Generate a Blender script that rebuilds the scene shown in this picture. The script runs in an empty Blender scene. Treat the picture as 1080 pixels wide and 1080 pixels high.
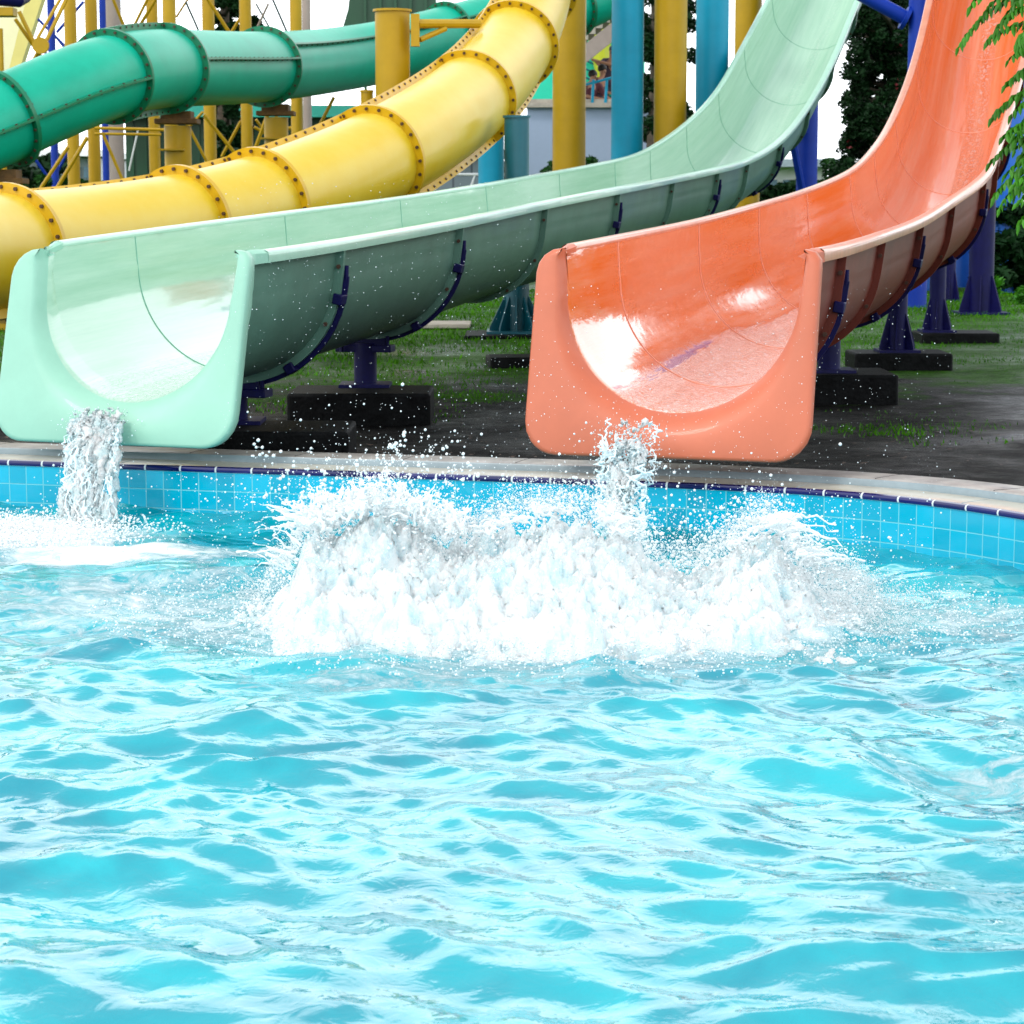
import bpy, bmesh, math, random
import numpy as np
from mathutils import Vector, Matrix, noise as mnoise
random.seed(7); rng = np.random.default_rng(7)
C = bpy.context.scene
COL = C.collection
PI = math.pi
R = math.radians

# ------------------------------------------------------------------ camera
F = 2450.0; PITCH = R(7.6); CAMZ = 1.37
cd = bpy.data.cameras.new('camera'); cam = bpy.data.objects.new('camera', cd); COL.objects.link(cam)
cam.location = (0, 0, CAMZ); cam.rotation_euler = (PI/2-PITCH, 0, 0)
cd.sensor_width = 36; cd.lens = 36*F/1080; cd.clip_start = 0.1; cd.clip_end = 3000
C.camera = cam; cd.dof.use_dof = True; cd.dof.focus_distance = 9.6; cd.dof.aperture_fstop = 11
CP, SP = math.cos(PITCH), math.sin(PITCH)

def at(x, y, Y):
    """real point at depth Y that the photograph shows at (x, y)"""
    x, y = float(x), float(y); a = (x-540)/F; b = (540-y)/F
    d = Vector((a, CP+b*SP, -SP+b*CP)); t = float(Y)/d.y
    return Vector((0, 0, CAMZ)) + d*t
def pr(px, Y): return px*Y/F
def ground_at(x, y, z):
    x, y = float(x), float(y); a = (x-540)/F; b = (540-y)/F
    d = Vector((a, CP+b*SP, -SP+b*CP)); t = (z-CAMZ)/d.z
    return Vector((0, 0, CAMZ)) + d*t

# ------------------------------------------------------------------ materials
def mat(name, col, rough=0.5, var=0.0, vscale=5.0, bump=0.0, bscale=20.0, spec=0.5, coat=0.0, metallic=0.0, col2=None, trans=0.0, sss=0.0):
    m = bpy.data.materials.new(name); m.use_nodes = True
    nt = m.node_tree; p = nt.nodes['Principled BSDF']
    p.inputs['Base Color'].default_value = (*col, 1); p.inputs['Roughness'].default_value = rough
    p.inputs['Specular IOR Level'].default_value = spec; p.inputs['Coat Weight'].default_value = coat
    p.inputs['Coat Roughness'].default_value = 0.04
    p.inputs['Metallic'].default_value = metallic; p.inputs['Transmission Weight'].default_value = trans
    tc = nt.nodes.new('ShaderNodeTexCoord')
    if var > 0 or col2:
        n = nt.nodes.new('ShaderNodeTexNoise'); n.inputs['Scale'].default_value = vscale; n.inputs['Detail'].default_value = 8
        n.inputs['Roughness'].default_value = 0.65
        nt.links.new(tc.outputs['Object'], n.inputs['Vector'])
        cr = nt.nodes.new('ShaderNodeValToRGB'); cr.color_ramp.elements[0].position = 0.33; cr.color_ramp.elements[1].position = 0.67
        c2 = col2 if col2 else tuple(min(1, c*(1+var)) for c in col)
        c1 = col if col2 else tuple(c*(1-var) for c in col)
        cr.color_ramp.elements[0].color = (*c1, 1); cr.color_ramp.elements[1].color = (*c2, 1)
        nt.links.new(n.outputs['Fac'], cr.inputs['Fac']); nt.links.new(cr.outputs['Color'], p.inputs['Base Color'])
    if bump > 0:
        n2 = nt.nodes.new('ShaderNodeTexNoise'); n2.inputs['Scale'].default_value = bscale; n2.inputs['Detail'].default_value = 6
        nt.links.new(tc.outputs['Object'], n2.inputs['Vector'])
        b = nt.nodes.new('ShaderNodeBump'); b.inputs['Strength'].default_value = bump; b.inputs['Distance'].default_value = 0.02
        nt.links.new(n2.outputs['Fac'], b.inputs['Height']); nt.links.new(b.outputs['Normal'], p.inputs['Normal'])
    return m

def fibre(name, col, fade_sheen, streak=(0.6, 0.9), rough=(0.12, 0.35), wetbump=0.25, run=0.0):
    """glossy gelcoat with pale streaks, faded and with sheen painted in, that run with the flow; uv.x runs across (m), uv.y along (m)"""
    m = bpy.data.materials.new(name); m.use_nodes = True; nt = m.node_tree; N = nt.nodes; Lk = nt.links
    p = N['Principled BSDF']; p.inputs['Coat Weight'].default_value = 0.6; p.inputs['Coat Roughness'].default_value = 0.05
    uv = N.new('ShaderNodeUVMap'); mp = N.new('ShaderNodeMapping'); mp.inputs['Scale'].default_value = (9, 0.45, 1)
    Lk.new(uv.outputs[0], mp.inputs[0])
    n = N.new('ShaderNodeTexNoise'); n.inputs['Scale'].default_value = 1.0; n.inputs['Detail'].default_value = 7; n.inputs['Roughness'].default_value = .7
    Lk.new(mp.outputs[0], n.inputs['Vector'])
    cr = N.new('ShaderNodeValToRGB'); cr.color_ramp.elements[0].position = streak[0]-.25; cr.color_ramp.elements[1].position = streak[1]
    cr.color_ramp.elements[0].color = (*col, 1); cr.color_ramp.elements[1].color = (*fade_sheen, 1)
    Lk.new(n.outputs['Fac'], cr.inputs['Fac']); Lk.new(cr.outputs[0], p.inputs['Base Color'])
    mr = N.new('ShaderNodeMapRange'); mr.inputs[1].default_value = .3; mr.inputs[2].default_value = .7
    mr.inputs[3].default_value = rough[0]; mr.inputs[4].default_value = rough[1]
    Lk.new(n.outputs['Fac'], mr.inputs[0]); Lk.new(mr.outputs[0], p.inputs['Roughness'])
    # slight waviness of hand-laid fibreglass
    mp2 = N.new('ShaderNodeMapping'); mp2.inputs['Scale'].default_value = (5, 1.6, 1); Lk.new(uv.outputs[0], mp2.inputs[0])
    n2 = N.new('ShaderNodeTexNoise'); n2.inputs['Scale'].default_value = 2.2; n2.inputs['Detail'].default_value = 4
    Lk.new(mp2.outputs[0], n2.inputs['Vector'])
    b = N.new('ShaderNodeBump'); b.inputs['Strength'].default_value = wetbump; b.inputs['Distance'].default_value = 0.01
    Lk.new(n2.outputs['Fac'], b.inputs['Height'])
    sx = N.new('ShaderNodeSeparateXYZ'); Lk.new(uv.outputs[0], sx.inputs[0])
    def mth(op, a_, b_=None, c_=None):
        q = N.new('ShaderNodeMath'); q.operation = op
        for k_, v_ in enumerate((a_, b_, c_)):
            if v_ is None: continue
            if isinstance(v_, (int, float)): q.inputs[k_].default_value = v_
            else: Lk.new(v_, q.inputs[k_])
        return q.outputs[0]
    n3 = N.new('ShaderNodeTexNoise'); n3.inputs['Scale'].default_value = 34; n3.inputs['Detail'].default_value = 6; n3.inputs['Distortion'].default_value = .8
    mp3 = N.new('ShaderNodeMapping'); mp3.inputs['Scale'].default_value = (1, .6, 1); Lk.new(uv.outputs[0], mp3.inputs[0]); Lk.new(mp3.outputs[0], n3.inputs['Vector'])
    dist = mth('ABSOLUTE', mth('SUBTRACT', sx.outputs['X'], 1.16)); wav = mth('MULTIPLY_ADD', n.outputs['Fac'], .5, dist)
    msk = N.new('ShaderNodeMapRange'); msk.inputs[1].default_value = .62; msk.inputs[2].default_value = .42; up_ = N.new('ShaderNodeMapRange'); up_.inputs[1].default_value = 3.5; up_.inputs[2].default_value = 9; up_.inputs[3].default_value = 0; up_.inputs[4].default_value = .24; Lk.new(sx.outputs['Y'], up_.inputs[0]); Lk.new(mth('ADD', wav, up_.outputs[0]), msk.inputs[0])
    b3 = N.new('ShaderNodeBump'); b3.inputs['Strength'].default_value = 1; b3.inputs['Distance'].default_value = .03*run
    Lk.new(mth('MULTIPLY', msk.outputs[0], n3.outputs['Fac']), b3.inputs['Height']); Lk.new(b.outputs[0], b3.inputs['Normal'])
    Lk.new(b3.outputs[0], p.inputs['Normal']); Lk.new(b3.outputs[0], p.inputs['Coat Normal'])
    fo = N.new('ShaderNodeValToRGB'); fo.color_ramp.elements[0].position = .50; fo.color_ramp.elements[1].position = .68; Lk.new(n3.outputs['Fac'], fo.inputs['Fac'])
    mw = N.new('ShaderNodeMix'); mw.data_type = 'RGBA'; Lk.new(mth('MULTIPLY', mth('MULTIPLY', fo.outputs[0], msk.outputs[0]), .75*min(1, run)), mw.inputs[0]); Lk.new(cr.outputs[0], mw.inputs[6]); mw.inputs[7].default_value = (.75, .72, .72, 1)
    Lk.new(mw.outputs[2], p.inputs['Base Color'])
    return m

M = {}
M['mint'] = fibre('mint gelcoat', (.30, .50, .37), (.48, .66, .54), wetbump=.10, run=.35, rough=(.06, .22))  # lightened for fading and for the incline's reflection, painted into the colour
M['mint_out'] = mat('mint hull', (.085, .185, .14), .45, .12, 3, coat=.1)  # darker than the inside: underside shade put into the colour
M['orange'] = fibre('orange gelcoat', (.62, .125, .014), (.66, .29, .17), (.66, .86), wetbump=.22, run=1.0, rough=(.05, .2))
M['orange_out'] = mat('orange hull', (.13, .022, .012), .5, .15, 3, spec=.3)  # dark brown tone paints in the shading of the hull's underside
M['mint_rim'] = mat('mint rim', (.32, .54, .42), .3, .06, 8, coat=.3)
M['mint_face'] = mat('mint face', (.255, .49, .375), .5, .07, 2.2, coat=.08)
M['orange_rim'] = mat('orange rim', (.52, .19, .11), .35, .18, 10, coat=.3)
M['orange_face'] = mat('orange face', (.48, .112, .050), .5, .08, 2.2, coat=.08)
M['mint_seam'] = mat('mint seam', (.20, .42, .32), .4, .05)
M['orange_seam'] = mat('orange seam', (.75, .35, .25), .4, .05)
M['yellow_tube'] = mat('yellow tube', (.60, .40, .003), .36, .0, 2.6, coat=.05, col2=(.62, .45, .04))
M['yellow_flange'] = mat('yellow flange', (.52, .31, .003), .4, .12, 6)
M['green_tube'] = mat('green tube', (.0, .35, .23), .4, .12, 1.5, coat=.0, spec=.3)
M['green_flange'] = mat('green flange', (.0, .15, .07), .4, .1, 6)
M['bolt'] = mat('rusty bolt', (.06, .025, .012), .6, .3, 50)
M['navy'] = mat('navy steel', (.003, .003, .055), .5, .2, 12, spec=.2)
M['blue'] = mat('blue steel', (.002, .03, .30), .5, .08, 6, spec=.25)
M['skyblue'] = mat('bright blue steel', (.004, .11, .50), .4, .06, 6)
M['aqua'] = mat('aqua steel', (.0, .25, .40), .45, .06, 4, spec=.3)
M['darkaqua'] = mat('dull aqua steel', (.0, .085, .12), .45, .1, 4)
M['ochre'] = mat('ochre steel', (.40, .24, .003), .45, .07, 4, spec=.3)
M['rust'] = mat('rusty steel', (.12, .055, .01), .7, .4, 9)
M['beige'] = mat('beige post', (.32, .26, .23), .6, .08, 4)
M['cream'] = mat('cream panel', (.78, .76, .50), .6, .05, 2)
M['creambeam'] = mat('cream beam', (.68, .60, .18), .5, .05, 2)
M['concrete_wet'] = mat('wet concrete', (.004, .0045, .005), .6, .6, 9, .5, 30, spec=.08)
M['concrete'] = mat('concrete', (.36, .33, .28), .8, .2, 6, .2, 30)
M['coping'] = mat('coping stone', (.26, .24, .22), .45, .42, 6, .15, 40, coat=.1)
M['ledge'] = mat('coping ledge', (.45, .42, .34), .3, .15, 7, .1, 40, coat=.3)
M['riser'] = mat('coping riser', (.20, .26, .29), .35, .15, 6, .1, 30)  # bluish grey carries the shadow on the coping step as colour
M['bark'] = mat('bark', (.06, .045, .03), .9, .4, 12, .5, 20)
M['leaf'] = mat('leaf green', (.030, .16, .004), .5, .45, 3, spec=.25)
M['leafdark'] = mat('leaf dark', (.004, .024, .005), .6, .5, 3, spec=.12)
M['leafmid'] = mat('leaf middle', (.009, .055, .006), .6, .5, 3, spec=.15)
M['petal'] = mat('red petal', (.16, .004, .012), .5, .2)
M['palewall'] = mat('pale painted wall', (.30, .38, .52), .7, .04, 2)
M['tilewall'] = None
M['darkgreen'] = mat('dark green sheet', (.004, .06, .022), .4, .15, .6)
M['tealroof'] = mat('teal roof', (.03, .42, .33), .5, .05)
M['white'] = mat('white paint', (.75, .77, .78), .5, .05)
M['skin'] = mat('skin', (.45, .22, .13), .6); M['hair'] = mat('hair', (.012, .008, .006), .6)
M['shirt'] = mat('dark shirt', (.05, .03, .05), .8); M['shirt2'] = mat('maroon shirt', (.10, .02, .03), .8); M['trouser'] = mat('trousers', (.06, .05, .06), .8)
M['mintpanel'] = mat('mint panel', (.01, .55, .36), .4, .05); M['limepanel'] = mat('lime panel', (.45, .48, .02), .4, .05)
M['glassb'] = mat('bluish window', (.12, .22, .30), .15, .2, 3)

# ------------------------------------------------------------------ helpers
def wloc(o):
    v = Vector((0, 0, 0))
    while o: v = v + o.location; o = o.parent
    return v
def tag(o, label=None, cat=None, group=None, kind=None):
    if label: o['label'] = label
    if cat: o['category'] = cat
    if group: o['group'] = group
    if kind: o['kind'] = kind
    return o
def empty(name, loc, label, cat, group=None):
    o = bpy.data.objects.new(name, None); COL.objects.link(o); o.location = loc; o.empty_display_size = .2
    return tag(o, label, cat, group)
def link_mesh(name, me, m, parent=None, smooth=True, sharp=35):
    o = bpy.data.objects.new(name, me); COL.objects.link(o)
    if m: me.materials.append(m)
    if smooth:
        me.shade_smooth()
        if sharp: me.set_sharp_from_angle(angle=R(sharp))
    if parent: o.parent = parent
    return o
class MB:
    def __init__(s): s.v = []; s.f = []; s.uv = []
    def add(s, vs, fs, uvs=None):
        o = len(s.v); s.v += [tuple(v) for v in vs]; s.f += [tuple(i+o for i in f) for f in fs]
        s.uv += list(uvs) if uvs else [(0, 0)]*len(vs)
    def box(s, c, sx, sy, sz, rot=0, mtx=None):
        vs = []
        for x in (-.5, .5):
            for y in (-.5, .5):
                for z in (-.5, .5):
                    v = Vector((x*sx, y*sy, z*sz))
                    if mtx: v = mtx @ v
                    else: v = Matrix.Rotation(rot, 3, 'Z') @ v
                    vs.append(v+Vector(c))
        s.add(vs, [(0, 1, 3, 2), (4, 6, 7, 5), (0, 4, 5, 1), (2, 3, 7, 6), (0, 2, 6, 4), (1, 5, 7, 3)])
    def tube(s, pts, rad, n=12, caps=True):
        pts = [Vector(p) for p in pts]
        if not hasattr(rad, '__len__'): rad = [rad]*len(pts)
        rings = []; up = None
        for i, p in enumerate(pts):
            t = (pts[min(i+1, len(pts)-1)]-pts[max(i-1, 0)]).normalized()
            if up is None:
                up = Vector((0, 0, 1)) if abs(t.z) < .9 else Vector((0, 1, 0))
            a = t.cross(up).normalized(); b = a.cross(t).normalized(); up = b
            rings.append([p+(a*math.cos(2*PI*k/n)+b*math.sin(2*PI*k/n))*rad[i] for k in range(n)])
        vs = [v for r in rings for v in r]; fs = []
        for i in range(len(pts)-1):
            for k in range(n):
                fs.append((i*n+k, i*n+(k+1) % n, (i+1)*n+(k+1) % n, (i+1)*n+k))
        if caps: fs.append(tuple(range(n))[::-1]); fs.append(tuple((len(pts)-1)*n+k for k in range(n)))
        s.add(vs, fs)
    def build(s, name, m, parent=None, smooth=True, sharp=35, bevel=0, uv=False):
        off = wloc(parent) if parent else Vector((0, 0, 0))
        me = bpy.data.meshes.new(name)
        me.from_pydata([(v[0]-off.x, v[1]-off.y, v[2]-off.z) for v in s.v], [], s.f)
        if uv:
            ul = me.uv_layers.new(name='UVMap')
            li = np.zeros(len(me.loops), dtype=np.int32); me.loops.foreach_get('vertex_index', li)
            ul.data.foreach_set('uv', np.array(s.uv, dtype=np.float32)[li].ravel())
        o = link_mesh(name, me, m, parent, smooth, sharp)
        if bevel:
            b = o.modifiers.new('bevel', 'BEVEL'); b.width = bevel; b.segments = 2; b.limit_method = 'ANGLE'
        return o
def np_mesh(name, V, Fc, m, parent=None, smooth=False):
    """V (n,3), Fc (k,3|4)"""
    me = bpy.data.meshes.new(name); V = np.asarray(V, dtype=np.float32); Fc = np.asarray(Fc, dtype=np.int32)
    k = Fc.shape[1]; me.vertices.add(len(V)); me.vertices.foreach_set('co', V.ravel())
    me.loops.add(Fc.size); me.loops.foreach_set('vertex_index', Fc.ravel())
    me.polygons.add(len(Fc)); me.polygons.foreach_set('loop_start', np.arange(0, Fc.size, k, dtype=np.int32))
    me.update(calc_edges=True); me.validate()
    return link_mesh(name, me, m, parent, smooth, 0)
def catmull(P, n):
    """P list of tuples; returns (len(P)-1)*n+1 samples"""
    P = np.array(P, dtype=float); out = []
    Q = np.vstack([2*P[0]-P[1], P, 2*P[-1]-P[-2]])
    for i in range(1, len(Q)-2):
        for j in range(n):
            t = j/n; a, b, c, d = Q[i-1], Q[i], Q[i+1], Q[i+2]
            out.append(.5*((2*b)+(-a+c)*t+(2*a-5*b+4*c-d)*t*t+(-a+3*b-3*c+d)*t**3))
    out.append(P[-1]); return np.array(out)

# ------------------------------------------------------------------ pool outline
edge_px = [(0, 485), (120, 489), (250, 494), (400, 498), (540, 502.5), (680, 507.5), (800, 512.5), (880, 516.5), (960, 523.5), (1020, 531.5), (1080, 541.5)]
E = [ground_at(x, y, 0) for x, y in edge_px]
# smooth the hand measured points, then continue the curve beyond the frame
pl = catmull([(p.x, p.y) for p in E], 6)
for _ in range(60): pl[1:-1] = .25*pl[:-2]+.5*pl[1:-1]+.25*pl[2:]
d0 = pl[0]-pl[4]; d0 /= np.linalg.norm(d0)
left = [pl[0]+d0*k for k in (5, 3.5, 2.5, 1.5, .7)]
dr = pl[-1]-pl[-4]; ang = math.atan2(dr[1], dr[0]); p = pl[-1].copy(); right = []
for k in range(22):
    ang -= .075 if ang > -1.62 else 0
    p = p+.28*np.array([math.cos(ang), math.sin(ang)]); right.append(p.copy())
right += [p+np.array([0, -1.5]), p+np.array([0, -3.0])]
rim = [tuple(q) for q in left]+[tuple(q) for q in pl]+[tuple(q) for q in right]
xr = rim[-1][0]; xl = rim[0][0]
rim += [(xr-1, .6), (0, .2), (xl+1, .6), (xl-.6, 2.5), (xl-.6, 8)]
rim_c = catmull(rim+[rim[0]], 5)[:-1]
# resample uniformly
seg = np.linalg.norm(np.roll(rim_c, -1, 0)-rim_c, axis=1); cum = np.concatenate([[0], np.cumsum(seg)]); tot = cum[-1]
NP = int(tot/.10); tt = np.linspace(0, tot, NP, endpoint=False)
rc = np.vstack([rim_c, rim_c[:1]]); OUT = np.stack([np.interp(tt, cum, rc[:, 0]), np.interp(tt, cum, rc[:, 1])], 1)
for _ in range(4): OUT = .25*np.roll(OUT, 1, 0)+.5*OUT+.25*np.roll(OUT, -1, 0)
tg = np.roll(OUT, -1, 0)-np.roll(OUT, 1, 0); tg /= np.linalg.norm(tg, axis=1)[:, None]
NRM = np.stack([-tg[:, 1], tg[:, 0]], 1)          # outward for a clockwise outline
if (np.sum((OUT-OUT.mean(0))*NRM, 1)).mean() < 0: NRM = -NRM
UL = np.concatenate([[0], np.cumsum(np.linalg.norm(np.diff(OUT, axis=0), axis=1))])

def sweep(profile, name, m, parent, uvv=None):
    """profile list of (offset outward, z)"""
    mb = MB(); n = len(OUT); k = len(profile)
    vs = []; uv = []
    pv = [0]
    for a, b in zip(profile[:-1], profile[1:]): pv.append(pv[-1]+math.dist(a, b))
    for i in list(range(n))+[0]:
        uu = UL[i] if len(vs) < n*k else UL[-1]+.1
        for j, (o, z) in enumerate(profile):
            q = OUT[i]+NRM[i]*o; vs.append((q[0], q[1], z)); uv.append((uu, pv[j]))
    fs = [(i*k+j, i*k+j+1, (i+1)*k+j+1, (i+1)*k+j) for i in range(n) for j in range(k-1)]
    mb.add(vs, fs, uv)
    return mb.build(name, m, parent, True, 40, uv=True)

def grid_mat(name, tile, tw, th, grout, gw, rough=.12, var=.12, offs=0):
    m = bpy.data.materials.new(name); m.use_nodes = True; nt = m.node_tree; N = nt.nodes; Lk = nt.links; p = N['Principled BSDF']
    uv = N.new('ShaderNodeUVMap'); br = N.new('ShaderNodeTexBrick'); br.offset = offs; br.squash = 1
    br.inputs['Scale'].default_value = 1; br.inputs['Brick Width'].default_value = tw; br.inputs['Row Height'].default_value = th
    br.inputs['Mortar Size'].default_value = gw; br.inputs['Mortar Smooth'].default_value = .3; br.inputs['Bias'].default_value = 0
    br.inputs['Color1'].default_value = (*[c*(1-var) for c in tile], 1); br.inputs['Color2'].default_value = (*[min(1, c*(1+var)) for c in tile], 1)
    br.inputs['Mortar'].default_value = (*grout, 1)
    Lk.new(uv.outputs[0], br.inputs['Vector']); Lk.new(br.outputs['Color'], p.inputs['Base Color'])
    p.inputs['Roughness'].default_value = rough
    mr = N.new('ShaderNodeMapRange'); mr.inputs[3].default_value = rough; mr.inputs[4].default_value = .8
    Lk.new(br.outputs['Fac'], mr.inputs[0]); Lk.new(mr.outputs[0], p.inputs['Roughness'])
    b = N.new('ShaderNodeBump'); b.inputs['Strength'].default_value = .5; b.inputs['Distance'].default_value = .003; b.invert = True
    Lk.new(br.outputs['Fac'], b.inputs['Height']); Lk.new(b.outputs[0], p.inputs['Normal'])
    return m
M['pooltile'] = grid_mat('cyan pool tiles', (.0, .37, .54), .1, .1, (.14, .50, .56), .003, .12, .12)
M['trimtile'] = grid_mat('navy trim tiles', (.004, .004, .09), .2, .5, (.62, .66, .66), .006, .1, .3)
M['tilewall'] = grid_mat('grey tiled wall', (.16, .21, .24), .6, .3, (.08, .1, .12), .02, .4, .15, .5)

pool = empty('pool_wall', (0, 11.5, 0), 'curved pool wall of cyan tiles with a navy trim and a stepped stone edge', 'pool wall')
sweep([(0, -.026), (0, -1.3)], 'tile_wall', M['pooltile'], pool)
sweep([(0.0, -.03), (-.008, -.026), (-.012, -.014), (-.008, -.003), (.006, .002), (.012, .002)], 'tile_trim', M['trimtile'], pool)
sweep([(.010, .0), (.06, .003), (.215, .006)], 'coping_ledge', M['ledge'], pool)
sweep([(.215, .004), (.217, .034), (.222, .040)], 'coping_riser', M['riser'], pool)
sweep([(.222, .040), (.24, .044), (.46, .040), (.52, .036), (.53, -.2)], 'coping_top', M['coping'], pool)
# joints across the coping, as thin dark grooves set on the stone
mbj = MB()
for i in range(0, NP, 6):
    a = OUT[i]+NRM[i]*.235; b = OUT[i]+NRM[i]*.52
    if a[1] > 5: mbj.tube([(a[0], a[1], .0425), (b[0], b[1], .036)], .0035, 4)
mbj.build('coping_joint', M['concrete_wet'], pool)
mbd = MB()
for i in range(3, NP, 9):
    a = OUT[i]+NRM[i]*.02; b = OUT[i]+NRM[i]*.213
    if a[1] > 5: mbd.tube([(a[0], a[1], .0005), (b[0], b[1], .0035)], .0035, 4)
mbd.build('ledge_joint', M['riser'], pool)

# pool floor
mb = MB(); fl = [(q[0], q[1], -1.3) for q in OUT]
mb.add(fl+[(0, 6, -1.3)], [(i, (i+1) % NP, NP) for i in range(NP)]); o = mb.build('pool_floor', mat('pool floor', (.05, .5, .65), .4, .05)); tag(o, kind='structure')

# ------------------------------------------------------------------ ground
def gz(x, y, t):
    z = -.03 - .09*min(1, max(0, t-.0)/1.0)
    if t > 3.5: z += .09*min(1, (t-3.5)/4)+.10*min(1, max(0, (t-7.5)/7))
    if t > 1: z += .02*mnoise.noise(Vector((x*.6, y*.6, 0)))+.008*mnoise.noise(Vector((x*3, y*3, 1)))*min(1, t)
    elif t > .02: z += .01*mnoise.noise(Vector((x*4, y*4, 1)))
    if t > 40: z -= (t-40)*.002
    return z
ts = [0]+list(np.arange(.06, 3, .06))+list(np.arange(3, 14, .15))+list(np.arange(14, 40, .8))+[45, 60, 90, 150, 300, 700, 1500]
cen = np.array([0.0, 7.0]); vs = []
for t in ts:
    for i in range(NP):
        b = OUT[i]+NRM[i]*.525; dv = b-cen; dv = dv/np.linalg.norm(dv); q = b+dv*t
        vs.append((q[0], q[1], gz(q[0], q[1], t)))
fs = [(a*NP+i, a*NP+(i+1) % NP, (a+1)*NP+(i+1) % NP, (a+1)*NP+i) for a in range(len(ts)-1) for i in range(NP)]
def ground_mat():
    m = bpy.data.materials.new('wet soil and grass'); m.use_nodes = True; nt = m.node_tree; N = nt.nodes; Lk = nt.links; p = N['Principled BSDF']
    g = N.new('ShaderNodeNewGeometry')
    n1 = N.new('ShaderNodeTexNoise'); n1.inputs['Scale'].default_value = .9; n1.inputs['Detail'].default_value = 8; n1.inputs['Roughness'].default_value = .65
    n2 = N.new('ShaderNodeTexNoise'); n2.inputs['Scale'].default_value = 11; n2.inputs['Detail'].default_value = 12; n2.inputs['Roughness'].default_value = .75
    for n in (n1, n2): Lk.new(g.outputs['Position'], n.inputs['Vector'])
    sx = N.new('ShaderNodeSeparateXYZ'); Lk.new(g.outputs['Position'], sx.inputs[0])
    mr = N.new('ShaderNodeMapRange'); mr.inputs[1].default_value = 15.5; mr.inputs[2].default_value = 21; mr.inputs[3].default_value = -.16; mr.inputs[4].default_value = .30
    Lk.new(sx.outputs['Y'], mr.inputs[0])
    ad = N.new('ShaderNodeMath'); Lk.new(n1.outputs['Fac'], ad.inputs[0]); Lk.new(mr.outputs[0], ad.inputs[1])
    cr = N.new('ShaderNodeValToRGB'); cr.color_ramp.elements[0].position = .5; cr.color_ramp.elements[1].position = .62
    Lk.new(ad.outputs[0], cr.inputs['Fac'])
    soil = N.new('ShaderNodeValToRGB'); soil.color_ramp.elements[0].position = .45; soil.color_ramp.elements[1].position = .64
    soil.color_ramp.elements[0].color = (.001, .0012, .0016, 1); soil.color_ramp.elements[1].color = (.018, .016, .014, 1); Lk.new(n2.outputs['Fac'], soil.inputs['Fac'])
    gr = N.new('ShaderNodeValToRGB'); gr.color_ramp.elements[0].position = .3; gr.color_ramp.elements[1].position = .7
    gr.color_ramp.elements[0].color = (.006, .020, .002, 1); gr.color_ramp.elements[1].color = (.045, .15, .006, 1); Lk.new(n2.outputs['Fac'], gr.inputs['Fac'])
    mx = N.new('ShaderNodeMix'); mx.data_type = 'RGBA'; Lk.new(cr.outputs[0], mx.inputs[0]); Lk.new(soil.outputs[0], mx.inputs[6]); Lk.new(gr.outputs[0], mx.inputs[7])
    Lk.new(mx.outputs[2], p.inputs['Base Color'])
    r = N.new('ShaderNodeMapRange'); r.inputs[1].default_value = .35; r.inputs[2].default_value = .65; r.inputs[3].default_value = .25; r.inputs[4].default_value = .9
    Lk.new(n1.outputs['Fac'], r.inputs[0]); Lk.new(r.outputs[0], p.inputs['Roughness'])
    p.inputs['Specular IOR Level'].default_value = .10
    b = N.new('ShaderNodeBump'); b.inputs['Strength'].default_value = 1; b.inputs['Distance'].default_value = .04
    Lk.new(n2.outputs['Fac'], b.inputs['Height']); Lk.new(b.outputs[0], p.inputs['Normal'])
    return m
mb = MB(); mb.add(vs, fs); tag(mb.build('ground', ground_mat(), None, True, 0), kind='structure')

def gnoise(x, y): return mnoise.fractal(Vector((x*.5+3, y*.5, 0)), 1.0, 2.0, 4)
# grass blades
V = []; Fc = []; k = 0
cnt = 0
while cnt < 90000:
    Y = 12.8+22*random.random()**1.4; X = (random.random()-.5)*2*(.27*Y)
    t = Y-12.4
    dens = gnoise(X, Y)*1.5 + (Y-17.6)*.24
    if Y < 15.5 and 1.5 < X < 2.6: dens += .42
    if dens < random.random()*.9+.1: 
        cnt += .35; continue
    cnt += 1
    h = random.uniform(.015, .045)*(1 if Y < 20 else 1.3); w = random.uniform(.003, .005)*(1+Y/25); a = random.random()*2*PI; z = gz(X, Y, t)-.004
    lx, ly = random.gauss(0, .4)*h, random.gauss(0, .4)*h; cx, cy = math.cos(a)*w, math.sin(a)*w
    V += [(X-cx, Y-cy, z), (X+cx, Y+cy, z), (X+lx, Y+ly, z+h)]; Fc.append((k, k+1, k+2)); k += 3
tag(np_mesh('grass', V, Fc, mat('grass blades', (.05, .18, .006), .8, .5, 1.5, spec=.05)), kind='stuff')
# fallen leaves and pebbles on the soil
V = []; Fc = []; k = 0
for i in range(1500):
    Y = random.uniform(12.6, 22); X = (random.random()-.5)*2*(.26*Y)-0; z = gz(X, Y, Y-12.2)+.012; s = random.uniform(.006, .022)
    a = random.random()*2*PI
    for dx, dy, dz in ((1, 0, .2), (0, .5, .0), (-1, 0, .3), (0, -.5, .1)):
        V.append((X+s*(dx*math.cos(a)-dy*math.sin(a)), Y+s*(dx*math.sin(a)+dy*math.cos(a)), z+dz*s))
    Fc.append((k, k+1, k+2, k+3)); k += 4
tag(np_mesh('leaf_litter', V, Fc, mat('dead leaves', (.08, .05, .035), .7, .6, 2)), kind='stuff')

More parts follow.
